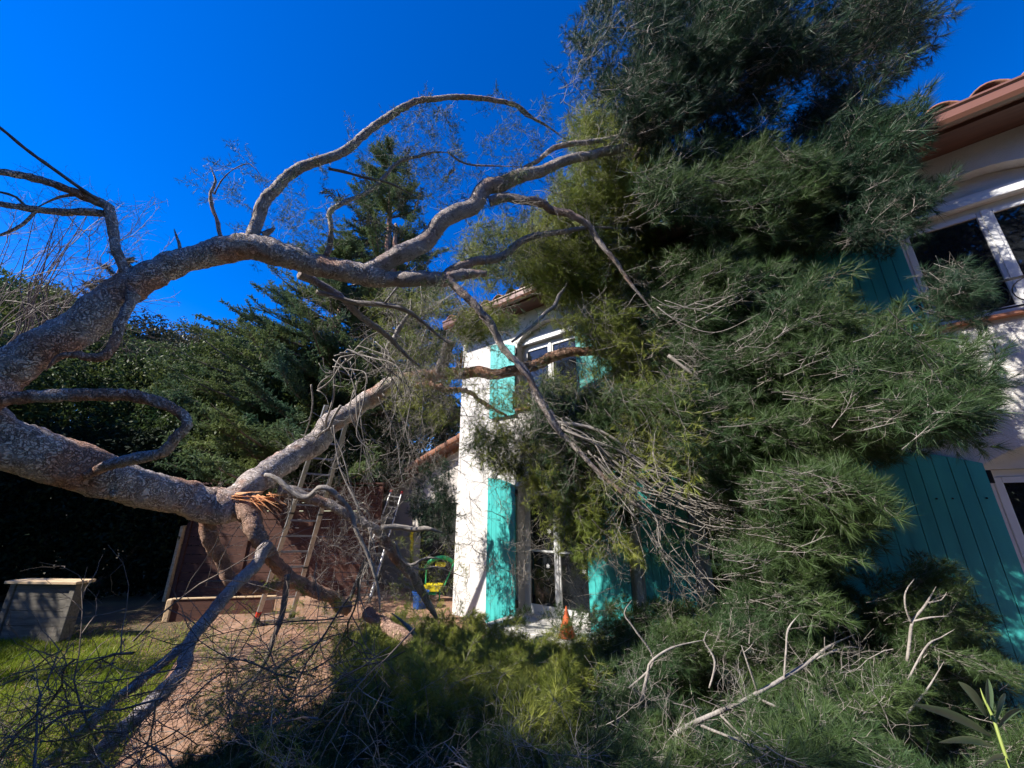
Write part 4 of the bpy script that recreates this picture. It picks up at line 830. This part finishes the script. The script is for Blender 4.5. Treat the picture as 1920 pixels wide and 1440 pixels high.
T = twigset([([(1045, 795, 3.88, 6), (1120, 830, 3.8, 6), (1180, 880, 3.7, 5), (1260, 930, 3.6, 5), (1350, 960, 3.5, 4), (1450, 990, 3.4, 2)], 26, 26),
 ([(1100, 850, 3.8, 5), (1160, 920, 3.7, 5), (1220, 990, 3.6, 4), (1260, 1060, 3.5, 4), (1330, 1120, 3.4, 2)], 9, 22),
 ([(1230, 560, 3.9, 4), (1290, 590, 3.8, 4), (1360, 580, 3.7, 3), (1430, 550, 3.6, 2)], 6, 26),
 ([(1350, 730, 3.7, 5), (1420, 735, 3.6, 5), (1490, 700, 3.5, 4), (1560, 680, 3.4, 2)], 6, 22),
 ([(1330, 362, 4.15, 5), (1400, 372, 4.1, 5), (1460, 378, 4.1, 4), (1510, 360, 4.05, 2)], 5, 14),
 ([(1345, 110, 4.9, 6), (1440, 85, 4.8, 6), (1530, 50, 4.8, 4), (1600, 20, 4.8, 2)], 5, 28),
 ([(1200, 250, 4.9, 5), (1290, 180, 4.9, 5), (1400, 130, 4.9, 4), (1500, 120, 4.9, 2)], 6, 34)], 61)
joined('hanging_twigs', T, M['twig'], pine, kind='stuff')

# ---- crown volumes, each swept the way the boughs lie
wd = lambda k: (lambda x, y: min(6.5, wall_depth(x, y))-k)
crown = lambda parts, m: foliage(pine, parts, M[m])
# A: dark upper crown above the roof
A = [(1180, -60), (1710, -60), (1715, 60), (1700, 130), (1640, 200), (1630, 270), (1630, 330), (1600, 420), (1500, 430), (1400, 480), (1250, 470), (1190, 300), (1170, 150)]
crown([mass(A, 760, 4.5, 6.6, lambda x, y: 25-(y/12), 24, (.9, 1.5), T_MID, 1, clump=46),
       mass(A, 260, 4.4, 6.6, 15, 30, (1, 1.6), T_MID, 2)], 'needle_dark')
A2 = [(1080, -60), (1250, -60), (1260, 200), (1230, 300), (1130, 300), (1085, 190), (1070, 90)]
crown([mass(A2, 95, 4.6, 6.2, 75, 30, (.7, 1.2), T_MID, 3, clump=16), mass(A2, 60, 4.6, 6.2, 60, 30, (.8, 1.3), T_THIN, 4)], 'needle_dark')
# B: green plume under it
Bp = [(1180, 300), (1300, 270), (1460, 280), (1600, 330), (1640, 390), (1560, 440), (1440, 450), (1330, 430), (1230, 400)]
crown([mass(Bp, 300, 3.9, 4.7, -8, 20, (.8, 1.3), T_NEAR, 5, clump=20)], 'needle_mid')
# C: the biggest plume sweeping right in front of the wall
Cp = [(1180, 480), (1300, 460), (1450, 490), (1580, 540), (1640, 620), (1760, 640), (1820, 700), (1845, 745), (1780, 790), (1720, 810), (1600, 840), (1450, 850), (1330, 830), (1230, 760), (1160, 640)]
crown([mass(Cp, 740, wd(1.45), wd(.55), lambda x, y: 6-(y-600)*.10, 20, (.7, 1.15), T_NEAR, 6, clump=48), mass(Cp, 170, wd(1.5), wd(.4), -2, 26, (.8, 1.2), T_NEAR, 7)], 'needle_mid')
C2 = [(1450, 500), (1600, 590), (1740, 640), (1820, 730), (1720, 810), (1500, 870), (1300, 840), (1200, 700)]
crown([mass(C2, 260, wd(.8), wd(.25), 0, 26, (.8, 1.2), T_NEAR, 8)], 'needle_dark')
# edge by the upper window
Ep = [(1600, 380), (1660, 330), (1745, 360), (1715, 410), (1670, 450), (1600, 460), (1560, 470)]
crown([mass(Ep, 110, wd(.8), wd(.3), 15, 22, (.55, .9), T_NEAR, 9), mass([(1740, 500), (1830, 510), (1825, 560), (1810, 620), (1730, 590)], 38, wd(.8), wd(.4), -20, 30, (.5, .8), T_NEAR, 10)], 'needle_dark')
# D: lower dark plumes
Dp = [(1230, 860), (1400, 870), (1560, 880), (1620, 930), (1620, 980), (1540, 1060), (1560, 1130), (1500, 1160), (1400, 1130), (1360, 1040), (1330, 950)]
crown([mass(Dp, 390, wd(1.5), wd(.6), -14, 22, (.65, 1.1), T_NEAR, 11, clump=26)], 'needle_mid')
crown([mass(Dp, 150, wd(.7), wd(.25), -12, 25, (.7, 1.1), T_NEAR, 12)], 'needle_dark')
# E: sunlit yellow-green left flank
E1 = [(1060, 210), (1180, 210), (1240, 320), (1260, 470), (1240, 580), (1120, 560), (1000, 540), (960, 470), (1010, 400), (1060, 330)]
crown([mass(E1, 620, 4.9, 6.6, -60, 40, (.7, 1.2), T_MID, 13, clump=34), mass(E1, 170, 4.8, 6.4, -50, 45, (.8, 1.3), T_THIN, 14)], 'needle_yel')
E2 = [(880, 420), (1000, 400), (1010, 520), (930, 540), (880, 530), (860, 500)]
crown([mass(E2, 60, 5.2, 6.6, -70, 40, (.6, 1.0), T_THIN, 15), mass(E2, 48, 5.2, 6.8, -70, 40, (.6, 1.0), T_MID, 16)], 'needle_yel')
# F: curtains over the facade
for pl, n, a, sd, dn, df in [([(860, 580), (900, 560), (960, 600), (900, 640), (860, 660)], 60, -75, 17, 5.6, 6.8), ([(1020, 720), (1130, 740), (1190, 850), (1150, 1010), (1090, 1040), (1030, 960), (1000, 830)], 180, -62, 18, 4.3, 5.1),
        ([(1040, 600), (1180, 560), (1230, 760), (1180, 820), (1160, 700), (1080, 640)], 130, -45, 19, 4.2, 5.4), ([(900, 780), (1010, 790), (1010, 880), (960, 900), (880, 840)], 60, -80, 20, 4.9, 5.8)]:
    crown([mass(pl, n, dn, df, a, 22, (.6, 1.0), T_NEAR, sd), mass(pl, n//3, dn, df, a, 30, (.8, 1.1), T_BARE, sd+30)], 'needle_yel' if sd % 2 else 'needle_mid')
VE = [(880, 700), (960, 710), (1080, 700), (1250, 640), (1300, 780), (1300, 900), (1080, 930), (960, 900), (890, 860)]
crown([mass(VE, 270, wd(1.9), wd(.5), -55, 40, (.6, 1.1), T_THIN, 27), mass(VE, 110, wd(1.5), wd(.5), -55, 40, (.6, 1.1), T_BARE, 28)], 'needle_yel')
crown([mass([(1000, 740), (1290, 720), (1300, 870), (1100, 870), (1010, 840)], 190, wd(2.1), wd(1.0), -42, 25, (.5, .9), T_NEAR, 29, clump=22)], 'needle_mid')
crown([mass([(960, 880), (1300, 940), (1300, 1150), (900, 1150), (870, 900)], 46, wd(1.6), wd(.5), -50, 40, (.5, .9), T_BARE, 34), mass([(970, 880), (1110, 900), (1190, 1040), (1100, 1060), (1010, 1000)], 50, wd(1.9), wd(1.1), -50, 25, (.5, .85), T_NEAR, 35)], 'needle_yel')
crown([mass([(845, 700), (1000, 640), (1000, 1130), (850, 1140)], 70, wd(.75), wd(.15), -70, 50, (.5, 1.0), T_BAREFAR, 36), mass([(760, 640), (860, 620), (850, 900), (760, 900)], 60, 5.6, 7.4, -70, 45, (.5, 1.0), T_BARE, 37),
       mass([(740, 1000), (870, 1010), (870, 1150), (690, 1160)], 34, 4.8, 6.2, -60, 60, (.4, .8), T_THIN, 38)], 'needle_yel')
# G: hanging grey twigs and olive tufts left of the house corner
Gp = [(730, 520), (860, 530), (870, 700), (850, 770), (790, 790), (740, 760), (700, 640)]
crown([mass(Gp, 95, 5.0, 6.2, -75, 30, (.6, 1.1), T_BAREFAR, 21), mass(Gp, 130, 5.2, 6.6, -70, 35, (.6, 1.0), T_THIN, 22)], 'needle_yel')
crown([mass([(770, 860), (850, 850), (850, 1000), (800, 1000), (765, 930)], 46, 5.6, 6.6, -80, 20, (.6, .9), T_MID, 23)], 'needle_dark')
crown([mass([(600, 860), (760, 760), (830, 880), (760, 960), (690, 1060), (620, 1040)], 80, 4.5, 5.6, -80, 28, (.5, .9), T_BARE, 25), mass([(570, 1000), (700, 990), (720, 1150), (600, 1160)], 64, 4.2, 5.0, -80, 50, (.4, .7), T_BARE, 26)], 'needle_mid')
# wisps along the bowed upper branches
for pl, n, a, sd in [([(690, 200), (820, 190), (1000, 230), (1050, 330), (940, 400), (830, 400), (720, 330)], 120, -60, 71), ([(430, 310), (490, 330), (475, 400), (420, 380)], 6, -50, 72), ([(520, 380), (610, 370), (640, 470), (560, 500), (520, 440)], 24, 60, 73), ([(900, 400), (1000, 380), (1010, 520), (900, 500)], 44, -60, 74)]:
    crown([mass(pl, n, 4.3, 5.0, a, 50, (.35, .7), T_THIN, sd, dz=.2)], 'needle_mid')

# ================================================================ BROKEN-OFF PIECES ON THE GROUND
log = thing('fallen_log', 'reddish barked log lying in the sunlit brush before the house corner', 'log', ground(860, 1320))
limb('trunk_piece', [(690, 1150, 4.4, 30), (755, 1195, 3.95, 33), (800, 1228, 3.75, 36), (850, 1270, 3.55, 39), (905, 1318, 3.4, 40), (965, 1372, 3.25, 36), (1010, 1410, 3.2, 26)], M['bark_red'], log, 22, .028, .2, .2, 5)
limb('branch', [(800, 1225, 3.75, 14), (770, 1180, 3.7, 11), (735, 1150, 3.65, 8)], M['twig'], log, 10, .04, .15, .3, 6)

brush = thing('pine_brush', 'heap of broken green pine boughs covering the terrace below the shutters', 'brush pile', (.6, 2.6, 0))
fb = lambda parts, m, p=brush, mt='twig': foliage(p, parts, M[m], M[mt])
def gd(k): return lambda x, y: max(1.15, min(ground_depth(x, y), wall_depth(x, y))-k)
H1 = [(640, 1190), (760, 1150), (900, 1150), (1040, 1190), (1130, 1200), (1140, 1300), (1000, 1400), (850, 1360), (700, 1330), (620, 1280)]
fb([mass(H1, 620, gd(1.5), gd(.3), lambda x, y: 50-(x-640)*.06, 45, (.45, .8), T_NEAR, 81, clump=34, dz=.5)], 'needle_yel')
fb([mass([(640, 1170), (900, 1150), (1000, 1230), (1130, 1250), (960, 1330), (780, 1300), (640, 1260)], 150, gd(1.7), gd(.9), 60, 40, (.4, .65), T_NEAR, 94, dz=.4)], 'needle_yel')
fb([mass([(620, 1210), (860, 1150), (960, 1180), (1000, 1250), (900, 1290), (650, 1280)], 130, gd(2.2), gd(1.3), 60, 40, (.4, .7), T_NEAR, 96, dz=.4)], 'needle_yel')
H1b = [(840, 1160), (1100, 1130), (1180, 1160), (1150, 1280), (900, 1250)]
fb([mass(H1b, 110, gd(.9), gd(.3), 40, 40, (.45, .7), T_NEAR, 82, dz=.5)], 'needle_mid')
H2 = [(1100, 1150), (1300, 1120), (1420, 1150), (1560, 1150), (1640, 1200), (1700, 1300), (1750, 1480), (500, 1480), (560, 1400), (760, 1370), (980, 1400), (1120, 1290)]
fb([mass(H2, 760, gd(1.5), gd(.45), lambda x, y: 60-(x-600)*.055, 38, (.45, .85), T_NEAR, 83, clump=52, dz=.5)], 'needle_mid')
fb([mass(H2, 260, gd(.8), gd(.2), 25, 45, (.6, .9), T_NEAR, 84, dz=.5)], 'needle_dark')
H3 = [(560, 1330), (700, 1330), (900, 1380), (900, 1480), (300, 1480), (420, 1420)]
fb([mass(H3, 300, gd(1.1), gd(.3), 20, 55, (.45, .8), T_NEAR, 85, dz=.5)], 'needle_mid')
H4 = [(1600, 1180), (1650, 1090), (1740, 1055), (1790, 1070), (1810, 1130), (1850, 1180), (1900, 1260), (1915, 1330), (1925, 1500), (1650, 1500), (1640, 1300)]
fb([mass(H4, 330, gd(1.0), gd(.35), lambda x, y: 45-(y-1100)*.12, 30, (.4, .7), T_NEAR, 86, clump=26, dz=.45)], 'needle_mid')
fb([mass(H4, 120, gd(.6), gd(.25), 30, 40, (.5, .7), T_NEAR, 87, dz=.45)], 'needle_dark')
# sparse twigs over the lawn and terrace, shade put into their dark bark
H5 = [(-30, 1240), (250, 1290), (420, 1200), (560, 1150), (700, 1200), (620, 1300), (480, 1380), (300, 1480), (-30, 1480)]
fb([mass(H5, 48, 1.6, 2.8, 200, 40, (.9, 1.9), T_BARE, 88, dz=.4)], 'needle_dark', mt='twig_dark')
fb([mass([(380, 1180), (640, 1150), (760, 1220), (640, 1330), (440, 1420)], 100, gd(2.0), gd(.5), -120, 50, (.45, .8), T_THIN, 89, dz=.4), mass([(-20, 1300), (200, 1330), (300, 1460), (-20, 1480)], 30, gd(1.2), gd(.5), 170, 30, (.45, .8), T_THIN, 90, dz=.3),
    mass([(500, 1080), (560, 1100), (660, 1120), (640, 1180), (540, 1170)], 14, 4.0, 4.5, -30, 50, (.3, .5), T_NEAR, 92), mass([(660, 1180), (820, 1150), (850, 1230), (700, 1260)], 110, gd(1.3), gd(.4), -80, 60, (.35, .6), T_BARE, 93)], 'needle_yel')
fb([mass([(1080, 1180), (1650, 1160), (1700, 1420), (1100, 1440)], 58, gd(1.5), gd(.9), 50, 45, (.5, .9), T_BARE, 91, dz=.4)], 'needle_mid')

fb([mass([(380, 1300), (700, 1260), (1120, 1280), (1120, 1440), (400, 1440)], 60, gd(1.7), gd(.9), 40, 70, (.4, .8), T_BARE, 95, dz=.5)], 'needle_mid')
bough = thing('broken_bough', 'bare pale grey bough with forked twigs lying across the brush in the foreground', 'branch', ground(1420, 1430))
for p in [[(1268, 1374, 2.15, 16), (1340, 1340, 2.2, 15), (1420, 1298, 2.28, 13), (1500, 1254, 2.4, 11), (1550, 1215, 2.5, 8), (1605, 1188, 2.6, 3)],
  [(1310, 1358, 2.18, 8), (1380, 1385, 2.1, 7), (1450, 1388, 2.1, 6), (1530, 1378, 2.15, 3)], [(1410, 1304, 2.28, 7), (1470, 1330, 2.2, 6), (1530, 1334, 2.2, 5), (1580, 1318, 2.25, 3)],
  [(1470, 1270, 2.35, 6), (1474, 1220, 2.4, 5), (1478, 1180, 2.45, 5), (1500, 1150, 2.5, 2.5)], [(1280, 1372, 2.15, 6), (1320, 1410, 2.05, 5), (1360, 1450, 2.0, 4)], [(1350, 1340, 2.2, 5), (1400, 1390, 2.1, 5), (1450, 1430, 2.05, 4), (1520, 1460, 2.0, 3)],
  [(1305, 1356, 2.2, 5), (1300, 1330, 2.2, 4), (1262, 1318, 2.2, 3)], [(1420, 1298, 2.28, 5), (1400, 1240, 2.3, 4), (1390, 1210, 2.35, 2.5)], [(1530, 1235, 2.45, 6), (1580, 1215, 2.5, 5), (1620, 1215, 2.55, 3)],
  [(1330, 1290, 2.5, 5), (1340, 1240, 2.55, 5), (1320, 1200, 2.6, 4), (1330, 1180, 2.6, 2)], [(1200, 1330, 2.6, 9), (1215, 1260, 2.65, 8), (1222, 1240, 2.65, 7), (1260, 1215, 2.7, 6), (1320, 1200, 2.75, 4)],
  [(1180, 1290, 2.7, 5), (1225, 1240, 2.7, 5), (1190, 1180, 2.75, 4), (1170, 1150, 2.8, 3), (1185, 1125, 2.8, 2)]]: limb('branch', p, M['twig'], bough, 10, .03, .14, .6, len(p)*7)
g = np.random.default_rng(12); st = stamp(T_BARE, np.array([P(x, y, d) for x, y, d in [(1400, 1310, 2.25), (1480, 1262, 2.35), (1540, 1225, 2.45), (1450, 1385, 2.1), (1540, 1330, 2.2), (1350, 1340, 2.2), (1480, 1180, 2.42), (1560, 1215, 2.5), (1300, 1400, 2.1), (1420, 1430, 2.05)]]), np.array([[g.uniform(.3, 1), g.uniform(-.5, .5), g.uniform(-.3, .6)] for _ in range(10)]), g.uniform(.3, .5, 10), g)
joined('twig_tangle', [st[0]], M['twig'], bough, kind='stuff')
# second bare forked twig in the right mound
b2 = thing('forked_twig', 'pale forked bare branchlet sticking up from the brush in front of the large shutter', 'branch', ground(1710, 1330))
for p in [[(1700, 1240, 2.35, 9), (1706, 1200, 2.38, 9), (1712, 1165, 2.4, 8), (1735, 1135, 2.42, 7), (1755, 1100, 2.45, 4)], [(1710, 1170, 2.4, 6), (1698, 1140, 2.4, 5), (1698, 1110, 2.42, 5), (1715, 1085, 2.45, 3)], [(1712, 1165, 2.4, 6), (1745, 1158, 2.38, 5), (1780, 1155, 2.38, 3)],
          [(1740, 1130, 2.42, 4), (1765, 1125, 2.42, 3), (1775, 1110, 2.42, 2)], [(1690, 1300, 2.2, 6), (1735, 1215, 2.25, 6), (1765, 1195, 2.3, 4), (1790, 1180, 2.3, 3)], [(1700, 1340, 2.1, 8), (1740, 1290, 2.2, 6), (1770, 1240, 2.25, 4)]]: limb('branch', p, M['twig'], b2, 8, .03, .14, .5, 3)

# oleander shoot at the right edge
ol = thing('oleander_shoot', 'pale green shoot with long narrow leaves in the bottom right corner', 'plant', ground(1890, 1500))
limb('stem', [(1905, 1470, 1.45, 10), (1880, 1400, 1.5, 9), (1862, 1345, 1.55, 8), (1845, 1310, 1.58, 5), (1838, 1290, 1.6, 3)], M['oleander_stem'], ol, 8, .03, .05, .1, 3)
def long_leaf(a, b, w, up=.02):
    a, b = Vector(a), Vector(b); d = b-a; s = d.cross(CF).normalized(); V = []; F = []; n = 12
    for i in range(n+1):
        t = i/n; h = w*math.sin(math.pi*min(1, t*.96+.03))**.7; c = a+d*t+CU*up*math.sin(math.pi*t); V += [c-s*h-CF*.15*h, c+CF*.35*h, c+s*h-CF*.15*h]
    for i in range(n): F += [(3*i, 3*i+1, 3*i+4, 3*i+3), (3*i+1, 3*i+2, 3*i+5, 3*i+4)]
    me = arrays_mesh('leaf', [tuple(v) for v in V], F, 4); me.polygons.foreach_set('use_smooth', np.ones(len(F), dtype=bool)); link('leaf', me, M['oleander'], ol, True)
for (x0, y0, x1, y1, w_, d0, d1) in [(1858, 1380, 1712, 1320, .017, 1.53, 1.45), (1850, 1345, 1797, 1278, .016, 1.56, 1.5), (1856, 1350, 1852, 1272, .017, 1.56, 1.6), (1866, 1355, 1885, 1300, .015, 1.55, 1.6), (1870, 1365, 1915, 1330, .014, 1.55, 1.55), (1862, 1400, 1760, 1392, .015, 1.5, 1.4), (1885, 1420, 1840, 1440, .014, 1.48, 1.4)]:
    long_leaf(P(x0, y0, d0), P(x1, y1, d1), w_)
